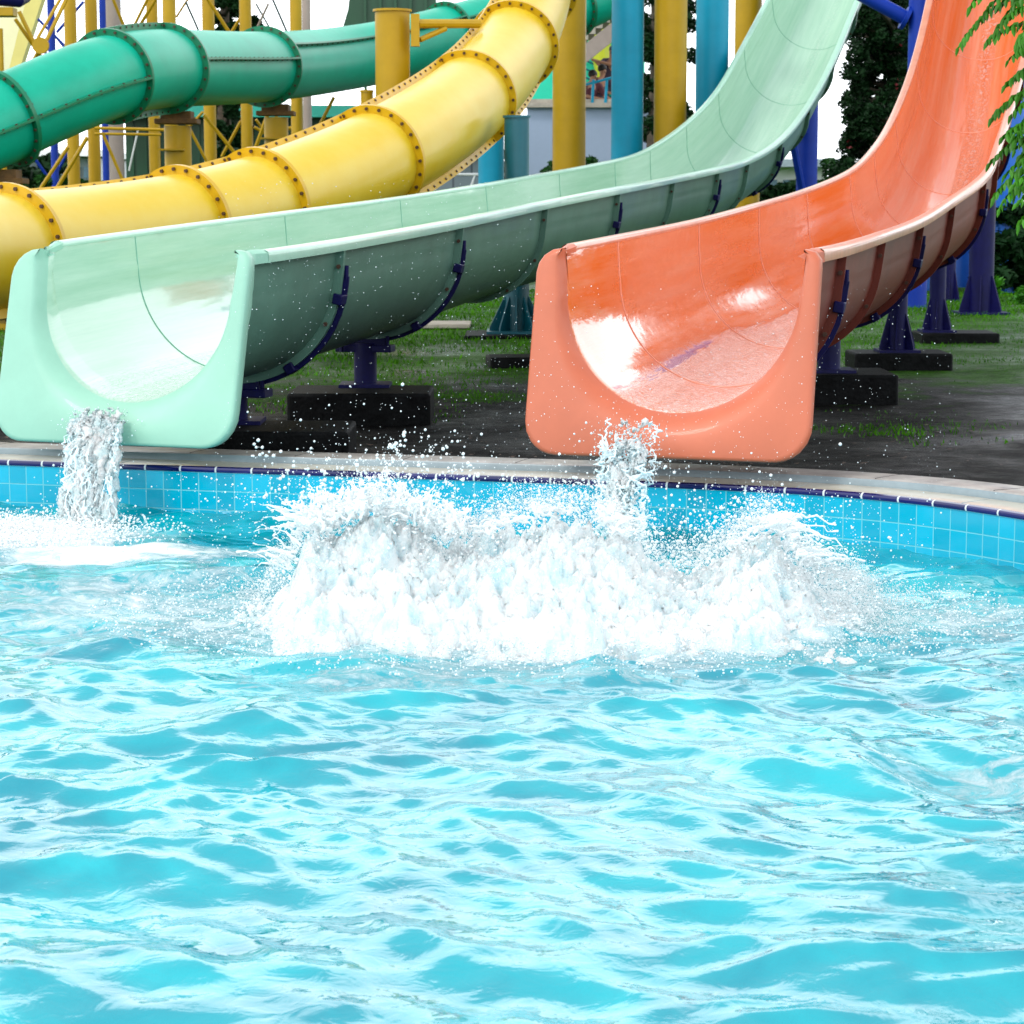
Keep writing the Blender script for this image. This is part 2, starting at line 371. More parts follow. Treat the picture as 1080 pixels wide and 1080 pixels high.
# ------------------------------------------------------------------ water
SPL = at(585, 640, 9.0); SPL.z = -.24
def water_arrays():
    xs = np.concatenate([np.linspace(-9, -3.05, 12), np.arange(-3, 3, .0125), np.linspace(3.05, 6.0, 10)])
    ys = [1.0, 1.6, 2.2, 2.8, 3.3]; y = 3.7
    while y < 13.3: ys.append(y); y += .0065*(y/4.0)**.8
    ys = np.array(ys)
    return np.meshgrid(xs, ys)
GX, GY = water_arrays()
def wave_h(X, Y):
    H = np.zeros_like(X); DX = np.zeros_like(X); DY = np.zeros_like(X)
    r = np.random.default_rng(11)
    # domain warp so crests wander
    wx = .22*np.sin(.9*Y+1.3*np.sin(.7*X))+.12*np.sin(2.1*X+1.1*Y+2); wy = .20*np.sin(1.1*X+.8*np.sin(.6*Y))+.10*np.sin(1.7*Y-1.9*X)
    Xw, Yw = X+wx, Y+wy
    env1 = .75+.45*np.sin(.8*X+1.1*Y+1)*np.sin(1.3*X-.7*Y)
    for i in range(120):
        lam = .09*(1.6/.09)**(r.random()**1.12)
        th = -PI/2+r.normal(0, .55)
        if r.random() < .14: th = r.random()*2*PI
        kx, ky = math.cos(th)*2*PI/lam, math.sin(th)*2*PI/lam
        st = .020 if lam > .9 else (.037 if lam > .26 else .033)
        A = st*lam/(2*PI)*r.uniform(.5, 1.5); ph = kx*Xw+ky*Yw+r.random()*2*PI
        e = env1 if i % 2 else (1.6-env1)
        H += A*np.cos(ph)*e; DX += -A*math.cos(th)*np.sin(ph)*e*.9; DY += -A*math.sin(th)*np.sin(ph)*e*.9
    return H, DX, DY
H, DX, DY = wave_h(GX, GY)
inner = ((np.abs(GX) < 3.0) & (GY > 3.5)).astype(float)
dspl = np.sqrt(((GX-SPL.x)/1.25)**2+((GY-SPL.y)/.62)**2)
ring = np.exp(-((dspl-1.15)/.35)**2)
H = H*1.0+.035*np.exp(-(dspl/1.0)**2)-.02*ring
ZW = -.24+H
# foam density attribute
def blob(cx, cy, rx, ry): return np.exp(-(((GX-cx)/rx)**2+((GY-cy)/ry)**2))
fa = at(30, 575, 11.2); fb = at(660, 590, 10.3)
foam = np.clip(1.35-dspl, 0, 1)*1.3
foam = np.maximum(foam, 1.15*blob(SPL.x, SPL.y-.12, 1.3, .85))
foam = np.maximum(foam, 1.3*blob(fa.x-.05, 11.1, .55, .42))
foam = np.maximum(foam, .8*blob(fa.x+.5, 10.6, .8, .4))
foam = np.maximum(foam, .50*blob(-1.5, 9.2, 1.2, 1.3))
foam = np.maximum(foam, .50*blob(1.6, 9.0, .8, .6))
foam = np.maximum(foam, .45*blob(-.2, 7.9, 1.2, .5))
foam = np.maximum(foam, .50*blob(1.5, 6.4, .35, .3))
ny, nx = GX.shape
Vw = np.stack([GX+DX*inner, GY+DY*inner, ZW], -1).reshape(-1, 3)
idx = np.arange(nx*ny).reshape(ny, nx)
Fw = np.stack([idx[:-1, :-1], idx[:-1, 1:], idx[1:, 1:], idx[1:, :-1]], -1).reshape(-1, 4)
def water_mat():
    m = bpy.data.materials.new('pool water'); m.use_nodes = True; nt = m.node_tree; N = nt.nodes; Lk = nt.links; p = N['Principled BSDF']
    g = N.new('ShaderNodeNewGeometry'); at_ = N.new('ShaderNodeAttribute'); at_.attribute_name = 'foam'
    # cyan body colour, a little lighter where it is churned
    n0 = N.new('ShaderNodeTexNoise'); n0.inputs['Scale'].default_value = 1.6; n0.inputs['Detail'].default_value = 5; n0.inputs['Distortion'].default_value = 1.2
    Lk.new(g.outputs['Position'], n0.inputs['Vector'])
    cr0 = N.new('ShaderNodeValToRGB'); cr0.color_ramp.elements[0].position = .36; cr0.color_ramp.elements[1].position = .66
    cr0.color_ramp.elements[0].color = (.0, .215, .285, 1); cr0.color_ramp.elements[1].color = (.0, .36, .42, 1); Lk.new(n0.outputs['Fac'], cr0.inputs['Fac'])
    # foam
    mp = N.new('ShaderNodeMapping'); mp.inputs['Scale'].default_value = (1, 1.2, 1); Lk.new(g.outputs['Position'], mp.inputs[0])
    nf = N.new('ShaderNodeTexNoise'); nf.inputs['Scale'].default_value = 7; nf.inputs['Detail'].default_value = 12; nf.inputs['Roughness'].default_value = .72; nf.inputs['Distortion'].default_value = .8
    Lk.new(mp.outputs[0], nf.inputs['Vector'])
    ad = N.new('ShaderNodeMath'); ad.operation = 'MULTIPLY_ADD'; ad.inputs[1].default_value = .75; Lk.new(at_.outputs['Fac'], ad.inputs[0]); Lk.new(nf.outputs['Fac'], ad.inputs[2])
    ff = N.new('ShaderNodeValToRGB'); ff.color_ramp.elements[0].position = .76; ff.color_ramp.elements[1].position = 1.02
    Lk.new(ad.outputs[0], ff.inputs['Fac'])
    mx = N.new('ShaderNodeMix'); mx.data_type = 'RGBA'; Lk.new(ff.outputs[0], mx.inputs[0]); Lk.new(cr0.outputs[0], mx.inputs[6]); mx.inputs[7].default_value = (.66, .76, .79, 1)
    Lk.new(mx.outputs[2], p.inputs['Base Color'])
    mr = N.new('ShaderNodeMapRange'); mr.inputs[3].default_value = .02; mr.inputs[4].default_value = .5; Lk.new(ff.outputs[0], mr.inputs[0]); Lk.new(mr.outputs[0], p.inputs['Roughness'])
    p.inputs['IOR'].default_value = 1.7
    # fine ripples
    na = N.new('ShaderNodeTexNoise'); na.inputs['Scale'].default_value = 14; na.inputs['Detail'].default_value = 3; na.inputs['Roughness'].default_value = .5; na.inputs['Distortion'].default_value = .6
    Lk.new(mp.outputs[0], na.inputs['Vector'])
    b1 = N.new('ShaderNodeBump'); b1.inputs['Strength'].default_value = 1; b1.inputs['Distance'].default_value = .0045; Lk.new(na.outputs['Fac'], b1.inputs['Height'])
    b2 = N.new('ShaderNodeBump'); b2.inputs['Strength'].default_value = 1; b2.inputs['Distance'].default_value = .012
    fm = N.new('ShaderNodeMath'); fm.operation = 'MULTIPLY'; Lk.new(ff.outputs[0], fm.inputs[0]); Lk.new(nf.outputs['Fac'], fm.inputs[1])
    Lk.new(fm.outputs[0], b2.inputs['Height']); Lk.new(b1.outputs[0], b2.inputs['Normal']); Lk.new(b2.outputs[0], p.inputs['Normal'])
    return m
wo = np_mesh('water', Vw, Fw, water_mat(), None, True)
aa = wo.data.attributes.new('foam', 'FLOAT', 'POINT'); aa.data.foreach_set('value', foam.ravel().astype(np.float32)); tag(wo, kind='structure')

# ------------------------------------------------------------------ splash, droplets, falling water
def ico(sub):
    bm = bmesh.new(); bmesh.ops.create_icosphere(bm, subdivisions=sub, radius=1)
    v = np.array([x.co[:] for x in bm.verts]); f = np.array([[q.index for q in x.verts] for x in bm.faces]); bm.free(); return v, f
ICO1, ICO2 = ico(1), ico(2)
def balls(P, Rr, sub=1, stretch=None):
    v, f = ICO1 if sub == 1 else ICO2
    P = np.asarray(P); Rr = np.asarray(Rr)
    V = v[None]*Rr[:, None, None]
    if stretch is not None: V = V*stretch[:, None, :]
    V = V+P[:, None, :]
    Fq = f[None]+(np.arange(len(P))*len(v))[:, None, None]
    return V.reshape(-1, 3), Fq.reshape(-1, 3)
def merge(parts):
    V = []; Fq = []; o = 0
    for v, f in parts: V.append(v); Fq.append(f+o); o += len(v)
    return np.vstack(V), np.vstack(Fq)
def strand(pts, rads):
    """chain of beads close together; voxel remesh fuses them"""
    P = []; Q = []
    for (a, ra), (b, rb) in zip(zip(pts[:-1], rads[:-1]), zip(pts[1:], rads[1:])):
        L = (b-a).length; n = max(1, int(L/(max(.0035, min(ra, rb))*.8)))
        for j in range(n):
            t = j/n; P.append(a.lerp(b, t)); Q.append(ra+(rb-ra)*t)
    return P, Q
def foam_mat(name, base, tint, trans):
    m = bpy.data.materials.new(name); m.use_nodes = True; nt = m.node_tree; N = nt.nodes; Lk = nt.links; p = N['Principled BSDF']
    g = N.new('ShaderNodeNewGeometry')
    n = N.new('ShaderNodeTexNoise'); n.inputs['Scale'].default_value = 9; n.inputs['Detail'].default_value = 10; n.inputs['Roughness'].default_value = .7; Lk.new(g.outputs['Position'], n.inputs['Vector'])
    cr = N.new('ShaderNodeValToRGB'); cr.color_ramp.elements[0].position = .38; cr.color_ramp.elements[1].position = .56
    cr.color_ramp.elements[0].color = (*tint, 1); cr.color_ramp.elements[1].color = (*base, 1); Lk.new(n.outputs['Fac'], cr.inputs['Fac']); Lk.new(cr.outputs[0], p.inputs['Base Color'])
    p.inputs['Roughness'].default_value = .25; p.inputs['IOR'].default_value = 1.33; p.inputs['Transmission Weight'].default_value = trans
    p.inputs['Subsurface Weight'].default_value = .6; p.inputs['Subsurface Radius'].default_value = (.08, .10, .11); p.inputs['Subsurface Scale'].default_value = 1
    n2 = N.new('ShaderNodeTexNoise'); n2.inputs['Scale'].default_value = 45; n2.inputs['Detail'].default_value = 8; n2.inputs['Roughness'].default_value = .7; Lk.new(g.outputs['Position'], n2.inputs['Vector'])
    b = N.new('ShaderNodeBump'); b.inputs['Strength'].default_value = 1; b.inputs['Distance'].default_value = .02; Lk.new(n2.outputs['Fac'], b.inputs['Height']); Lk.new(b.outputs[0], p.inputs['Normal'])
    return m
M['foam'] = foam_mat('splash foam', (.88, .93, .94), (.62, .81, .86), .0)
M['drop'] = mat('white droplets', (.82, .90, .92), .1, trans=.2)
def spray_mat(name, col):
    m = bpy.data.materials.new(name); m.use_nodes = True; nt = m.node_tree; N = nt.nodes; Lk = nt.links; N.remove(N['Principled BSDF'])
    d = N.new('ShaderNodeBsdfDiffuse'); t = N.new('ShaderNodeBsdfTranslucent'); g = N.new('ShaderNodeBsdfGlossy'); g.inputs['Roughness'].default_value = .15
    for q_ in (d, t): q_.inputs['Color'].default_value = (*col, 1)
    a_ = N.new('ShaderNodeMixShader'); b_ = N.new('ShaderNodeMixShader'); a_.inputs[0].default_value = .4; b_.inputs[0].default_value = .08
    Lk.new(d.outputs[0], a_.inputs[1]); Lk.new(t.outputs[0], a_.inputs[2]); Lk.new(a_.outputs[0], b_.inputs[1]); Lk.new(g.outputs[0], b_.inputs[2]); Lk.new(b_.outputs[0], N['Material Output'].inputs['Surface']); return m
M['mist'] = spray_mat('fine spray', (.96, .98, .985)); M['mistblue'] = spray_mat('bluish spray', (.88, .97, .99)); M['sheet'] = foam_mat('water sheet', (.90, .98, 1.0), (.55, .84, .90), .1)
M['fall'] = mat('falling water', (.78, .92, .96), .04, trans=.3); M['fall'].node_tree.nodes['Principled BSDF'].inputs['IOR'].default_value = 1.33

crest = np.array([(275, 640), (288, 602), (305, 590), (322, 545), (345, 548), (370, 535), (400, 528), (430, 535), (455, 552), (490, 560), (520, 548), (545, 538), (580, 532), (610, 530), (640, 536), (670, 562), (700, 590), (735, 592), (765, 570), (790, 548), (815, 545), (835, 575), (850, 585), (870, 610), (905, 620), (935, 645)], float)
def crest_z(px, Y):      # crest height above the water at that screen column
    y = np.interp(px, crest[:, 0], crest[:, 1]); return at(px, y, Y).z
P = []; Q = []; PG = []; QG = []
for i in range(1500):
    px = random.uniform(285, 925); Y = SPL.y+random.gauss(0, .26)
    zt = max(0, crest_z(px, SPL.y)+.24)*max(0, 1-((Y-SPL.y)/.72)**2)
    r = random.uniform(.035, .085); r = min(r, .03+zt*.3)
    z = random.random()**.8*max(0, zt-r*.9)
    P.append((at(px, 600, SPL.y).x*(Y/SPL.y), Y, -.25+z)); Q.append(r)
for i in range(3500):      # granular froth hugging the surface of the burst
    px = random.uniform(285, 915)+random.gauss(0, 14); Y = SPL.y+random.gauss(0, .30)
    zt = max(0, crest_z(px, SPL.y)+.24)*max(0, 1-((Y-SPL.y)/.78)**2)
    z = zt*random.uniform(.75, 1.06)+random.gauss(0, .012)
    PG.append((at(px, 600, SPL.y).x*(Y/SPL.y), Y, -.235+max(0, z))); QG.append(.0016+.006*random.random()**3)
core = (np.array(P), np.array(Q)); gran = (np.array(PG), np.array(QG))
# frothy skirts lying on the water round the splash
P = []; Q = []
for i in range(6000):
    a = random.random()*2*PI; rr = random.uniform(.75, 1.12)
    P.append((SPL.x+math.cos(a)*1.12*rr, SPL.y+math.sin(a)*.66*rr, -.24+random.uniform(-.01, .03))); Q.append(random.uniform(.003, .011))
skirt = (np.array(P), np.array(Q))
STP = []; STQ = []
U = random.uniform; G = random.gauss
def arc_strand(px, y, Y, vx, vz, r0, T=.16, vy=0, n=9, wob=.006):
    p0 = at(px, y, Y); pts = []; rads = []
    for j in range(n):
        t = T*j/(n-1); pts.append(p0+Vector((vx*t, vy*t, vz*t-4.9*t*t))+Vector((random.gauss(0, wob), random.gauss(0, wob), random.gauss(0, wob))))
        rads.append(r0*(1-.65*j/(n-1))*random.uniform(.7, 1.4))
    rads[-1] *= 1.6
    a, b = strand(pts, rads); STP.extend(a); STQ.extend(b)
for i in range(300):       # sprays thrown up along the crest
    g = random.choice([(330, 430, -.6), (330, 470, -.1), (500, 600, .1), (640, 660, .1), (760, 850, .9), (800, 850, 1.3), (300, 350, -1.3)])
    px = random.uniform(g[0], g[1]); y = np.interp(px, crest[:, 0], crest[:, 1])+random.uniform(0, 14)
    up = 1.3 if g[1] <= 470 else (.9 if g[0] > 700 else .75)
    arc_strand(px, y, SPL.y+random.gauss(0, .12), g[2]+random.gauss(0, .45), random.uniform(.3, 1.0)*up, random.uniform(.005, .010), T=random.uniform(.06, .16))
for i in range(230):
    px = random.choice([G(345, 12), G(420, 30), G(385, 40), G(470, 12)]); y = np.interp(px, crest[:, 0], crest[:, 1])+random.uniform(-4, 16)
    arc_strand(px, y, SPL.y+random.gauss(0, .1), random.gauss(-.1, .5), random.uniform(.9, 1.9), random.uniform(.0035, .007), T=random.uniform(.08, .19), n=13, wob=.008)
sp = (np.array([tuple(v) for v in STP]), np.array(STQ))
SR = empty('water_splash', tuple(SPL), 'big white burst of foaming water in the middle of the pool', 'splash')
offS = np.array(SPL)
pxs = np.linspace(262, 950, 330); dys = np.linspace(-.98, .86, 230); Vc = []
for a_ in pxs:
    X0 = at(a_, 600, SPL.y).x/SPL.y; zt0 = max(0, crest_z(a_, SPL.y)+.24); e0 = min(1, max(0, (a_-262)/85), max(0, (950-a_)/120))
    for d_ in dys:
        Yv = SPL.y+d_; Xv = X0*Yv; v3 = Vector((Xv, Yv, 0)); n1_ = mnoise.fractal(v3*4.2, 1, 2, 3); n2_ = mnoise.fractal(v3*15+Vector((5, 0, 0)), .8, 2, 5); n3_ = mnoise.noise(v3*95)
        Rr_ = (.95 if d_ < 0 else .62)*(1+.22*n1_); w_ = max(0, 1-abs(d_)/Rr_); w_ = w_**(1.15 if d_ < 0 else .8)
        h_ = max(0, zt0-.085)*w_*(.95+.25*n1_+.10*n2_)+e0*(.012+.045*n2_+.045*n1_*(1-w_)+.010*n3_)-.045*(1-w_)**4-(1-e0)*.06-.20*max(0, 1-w_*5)
        Vc.append((Xv+.02*n2_*w_, Yv-.03*n2_*w_, -.242+h_+.005*n3_*w_))
Vc = np.array(Vc); nyc = len(dys); ic = np.arange(len(pxs)*nyc).reshape(len(pxs), nyc); Fc_ = np.stack([ic[:-1, :-1], ic[1:, :-1], ic[1:, 1:], ic[:-1, 1:]], -1).reshape(-1, 4)
np_mesh('foam_core', Vc-offS, Fc_, M['foam'], SR, True)
V, Fq = merge([balls(*skirt, sub=1), balls(*sp, sub=1)])
o = np_mesh('spray_strands', V-offS, Fq, M['mist'], SR, True); rm = o.modifiers.new('fuse', 'REMESH'); rm.mode = 'VOXEL'; rm.voxel_size = .0048; rm.use_smooth_shade = True
TET = np.array([(1, 1, 1), (1, -1, -1), (-1, 1, -1), (-1, -1, 1)])*.75; TEF = np.array([(0, 1, 2), (0, 3, 1), (0, 2, 3), (1, 3, 2)])
def specks(P, r, seed=1, stretch=None):
    g = np.random.default_rng(seed); P = np.asarray(P); n = len(P); a = g.random(n)*2*PI; ca, sa = np.cos(a), np.sin(a)
    T_ = np.repeat(TET[None], n, 0)*(r[:, None, None]); X_ = T_[..., 0]*ca[:, None]-T_[..., 1]*sa[:, None]; Y_ = T_[..., 0]*sa[:, None]+T_[..., 1]*ca[:, None]
    T_ = np.stack([X_, Y_, T_[..., 2]*(1 if stretch is None else stretch[:, None])], -1)+P[:, None, :]
    return T_.reshape(-1, 3), (TEF[None]+(np.arange(n)*4)[:, None, None]).reshape(-1, 3)
# fine mist feathering the edge of the burst
g2 = np.random.default_rng(5); n = 90000
px = np.where(g2.random(n) < .12, g2.normal(900, 45, n), g2.uniform(268, 930, n)+g2.normal(0, 12, n)); Yy = SPL.y+g2.normal(0, .36, n)
yc_ = np.interp(px, crest[:, 0], crest[:, 1]); zt = np.array([0.0]*n)
b_ = (540-yc_)/F; zt = CAMZ+(-SP+b_*CP)/(CP+b_*SP)*SPL.y+.24
prof = np.clip(1-((Yy-SPL.y)/.85)**2, 0, 1); zz = zt*prof
hz = np.where(g2.random(n) < .25, zz*g2.uniform(.6, 1.0, n)+np.abs(g2.normal(0, .022, n)), zz*g2.uniform(.9, 1.05, n)+g2.exponential(.032, n))
clump = np.array([mnoise.noise(Vector((a*.022, b*5, c*7))) for a, b, c in zip(px, Yy, hz)])
keep = clump+g2.normal(0, .12, n) > -.02
Pm = np.stack([(px-540)/F/(CP+b_*SP)*Yy, Yy, -.235+np.maximum(0, hz)], 1)[keep]
V, Fq = specks(Pm, g2.uniform(.0008, .0024, len(Pm))); tag(np_mesh('fine_mist', V-offS, Fq, M['mist'], SR), kind='stuff')
V, Fq = balls(*gran, sub=1); tag(np_mesh('froth_granules', V-offS, Fq, M['mist'], SR, True), kind='stuff')
# droplets
P = []; Q = []
def drops(n, fx, fy, Yf, rmin=.0018, rmax=.0075):
    for i in range(n):
        P.append(tuple(at(fx(), fy(), Yf()))); Q.append(rmin+(rmax-rmin)*random.random()**4)
U = random.uniform; G = random.gauss
for i in range(3600):
    px = U(270, 930); y0 = np.interp(px, crest[:, 0], crest[:, 1]); P.append(tuple(at(px, y0-abs(G(0, 20))+6, SPL.y+G(0, .3)))); Q.append(.0015+.006*random.random()**3)
for i in range(95):      # arcs of drops flung up from the crest, each a loose chain
    px0 = G(400, 55); p0 = at(px0, U(500, 545), U(8.8, 9.6)); vx, vz, vy = G(0, .55), U(.7, 2.0), G(0, .3); T_ = U(.1, .34)
    for j in range(random.randint(4, 16)):
        t = T_*random.random()**.8; P.append((p0.x+vx*t+G(0, .012), p0.y+vy*t+G(0, .012), p0.z+vz*t-4.9*t*t+G(0, .012))); Q.append(.0016+.0075*random.random()**4)
drops(260, lambda: G(400, 75), lambda: 520-abs(G(0, 55)), lambda: U(8.7, 10), .0016, .008)
drops(700, lambda: U(230, 560), lambda: U(190, 470), lambda: U(9, 10.5), .001, .0026)
drops(900, lambda: U(520, 1010), lambda: U(300, 520), lambda: U(9, 10.5), .001, .0030)
drops(1500, lambda: G(740, 75), lambda: 600-abs(G(0, 45)), lambda: U(8.8, 9.8), .0015, .008)
drops(600, lambda: G(860, 60), lambda: U(520, 650), lambda: U(8.6, 9.8), .0015, .006)
drops(500, lambda: G(250, 50), lambda: U(500, 640), lambda: U(9, 10), .0015, .005)
for i in range(9000):   # fallout lying on and just over the water in front
    a = U(0, 2*PI); rr = U(.9, 1.6)
    P.append((SPL.x+math.cos(a)*1.15*rr, SPL.y+math.sin(a)*.8*rr, -.235+abs(G(0, .03)))); Q.append(.0012+.0045*random.random()**2)
P = np.array(P); Q = np.array(Q); ok = P[:, 2] > -.27
V, Fq = balls(P[ok], Q[ok], 1)
tag(np_mesh('spray_droplets', V, Fq, M['drop'], None, True), kind='stuff')

def fall(name, x0, x1, ytop, Yt, xb0, xb1, yb, Yb, n, label, seed, ragged):
    random.seed(seed); P = []; Q = []
    for i in range(n):
        u = random.random(); a = at(x0+(x1-x0)*u, ytop+random.uniform(-4, 14)+ragged*random.random()**2*40, Yt); bb = at(xb0+(xb1-xb0)*min(1, max(0, u+G(0, .06))), yb, Yb)
        bb.z = -.27; m = 9; pts = []; rads = []
        r0 = random.choice([.0022, .0028, .0035, .005])
        s0 = .04+random.random()*.82; s1 = min(1, s0+U(.10, .35)); 
        if ragged < .5: s0 *= .7
        for j in range(m):
            t = s0+(s1-s0)*j/(m-1); q = a.lerp(bb, t); q.z = a.z+(bb.z-a.z)*(.35*t+.65*t*t)
            w = .010+.014*t
            pts.append(q+Vector((G(0, w), G(0, w*1.5), G(0, .006)))); rads.append(r0*random.uniform(.55, 1.5))
        A_, B_ = strand(pts, rads); P += [tuple(v) for v in A_]; Q += B_
    for i in range(n*3):
        u = G(.5, .36); t = random.random(); a = at(x0+(x1-x0)*u, ytop+8, Yt); bb = at(xb0+(xb1-xb0)*u, yb, Yb); bb.z = -.24; q = a.lerp(bb, t)
        q.z = a.z+(bb.z-a.z)*(.35*t+.65*t*t)
        P.append((q.x, q.y+G(0, .03), q.z+G(0, .03))); Q.append(U(.0022, .005) if random.random() < .85 else U(.005, .008))
    g3 = np.random.default_rng(seed); n3 = n*9; u = np.clip(g3.normal(.5, .33, n3), -.12, 1.12) if ragged > .5 else np.clip(g3.uniform(-.03, 1.03, n3)+g3.normal(0, .03, n3), -.1, 1.1)
    t3 = g3.random(n3)**(.8 if ragged < .5 else .6); A0, A1, B0, B1 = [np.array(at(*q)) for q in ((x0, ytop, Yt), (x1, ytop, Yt), (xb0, yb, Yb), (xb1, yb, Yb))]
    top3 = A0+(A1-A0)*u[:, None]; bot3 = B0+(B1-B0)*u[:, None]; q3 = top3+(bot3-top3)*t3[:, None]; q3[:, 2] = top3[:, 2]+(-.26-top3[:, 2])*(.35*t3+.65*t3*t3)
    q3 += g3.normal(0, 1, (n3, 3))*np.array([.008, .03, .012])
    cl3 = np.array([mnoise.noise(Vector((a*42, b*42, c*11+seed))) for a, b, c in q3]); k3 = cl3+g3.normal(0, .12, n3) > (-.12 if ragged < .5 else .02); q3 = q3[k3]
    sv, sf = specks(q3, g3.uniform(.0010, .0030, len(q3)), seed, g3.uniform(1.2, 3.5, len(q3)))
    V, Fq = balls(np.array(P), np.array(Q), 1)
    o = np_mesh(name, V, Fq, M['mistblue'], None, True); r_ = o.modifiers.new('fuse', 'REMESH'); r_.mode = 'VOXEL'; r_.voxel_size = .0036; r_.use_smooth_shade = True
    tag(o, label, 'falling water'); sp3 = np_mesh('spray', sv, sf, M['mistblue'], o); tag(sp3, kind='stuff')
    NU, NV = 60, 110; sv = []; sf_ = []; g4 = lambda a, b, c: mnoise.fractal(Vector((a, b, c+seed)), .9, 2, 4)
    for iv in range(NV+1):
        t = iv/NV; wd = 1.0 if ragged < .5 else .85-.2*t
        for iu in range(NU+1):
            u = .5+(iu/NU-.5)*wd; q = (A0+(A1-A0)*u)*(1-t)+(B0+(B1-B0)*u)*t; q[2] = (A0+(A1-A0)*u)[2]*(1-(.35*t+.65*t*t))+(-.27)*(.35*t+.65*t*t)
            dd = g4(u*6, t*2.2, 0)*.05+g4(u*18, t*5, 3)*.020+g4(u*45, t*16, 5)*.005; ed = (abs(iu/NU-.5)*2)**3
            sv.append((q[0]+g4(u*8, t*7, 9)*.03, q[1]-dd+.05*ed, q[2]+g4(u*20, t*9, 7)*.02))
    thr = -.42 if ragged < .5 else -.02
    for iv in range(NV):
        for iu in range(NU):
            t = iv/NV; ed = (abs(iu/NU-.5)*2)**4; hole = g4(iu*.16, iv*.055, 20)+(.35*(t-.35) if ragged > .5 else .15)-ed*.7-(max(0, .30-t)*2.6)
            if hole > thr: sf_.append((iv*(NU+1)+iu, iv*(NU+1)+iu+1, (iv+1)*(NU+1)+iu+1, (iv+1)*(NU+1)+iu))
    sh_ = np_mesh('water_sheet', np.array(sv), np.array(sf_), M['sheet'], o, True); so2 = sh_.modifiers.new('thick', 'SOLIDIFY'); so2.thickness = .012
    # boiling froth where it lands
    return o
fall('falling_water', 78, 132, 432, 12.12, 58, 118, 556, 11.45, 170, 'broad stream of water pouring from the mint slide mouth into the pool', 3, .1)
fall('falling_water', 632, 700, 440, 11.12, 634, 672, 560, 10.5, 190, 'broken stream of water pouring from the orange slide mouth behind the splash', 5, .9)
random.seed(21)
P = []; Q = []
for i in range(14000):
    P.append((fa.x+G(-.12, .30), 11.2+G(0, .24), -.235+abs(G(0, .028)))); Q.append(.0015+.006*random.random()**2)
V, Fq = balls(np.array(P), np.array(Q), 1); o = np_mesh('water_froth', V, Fq, M['mist'], None, True)
tag(o, kind='stuff')

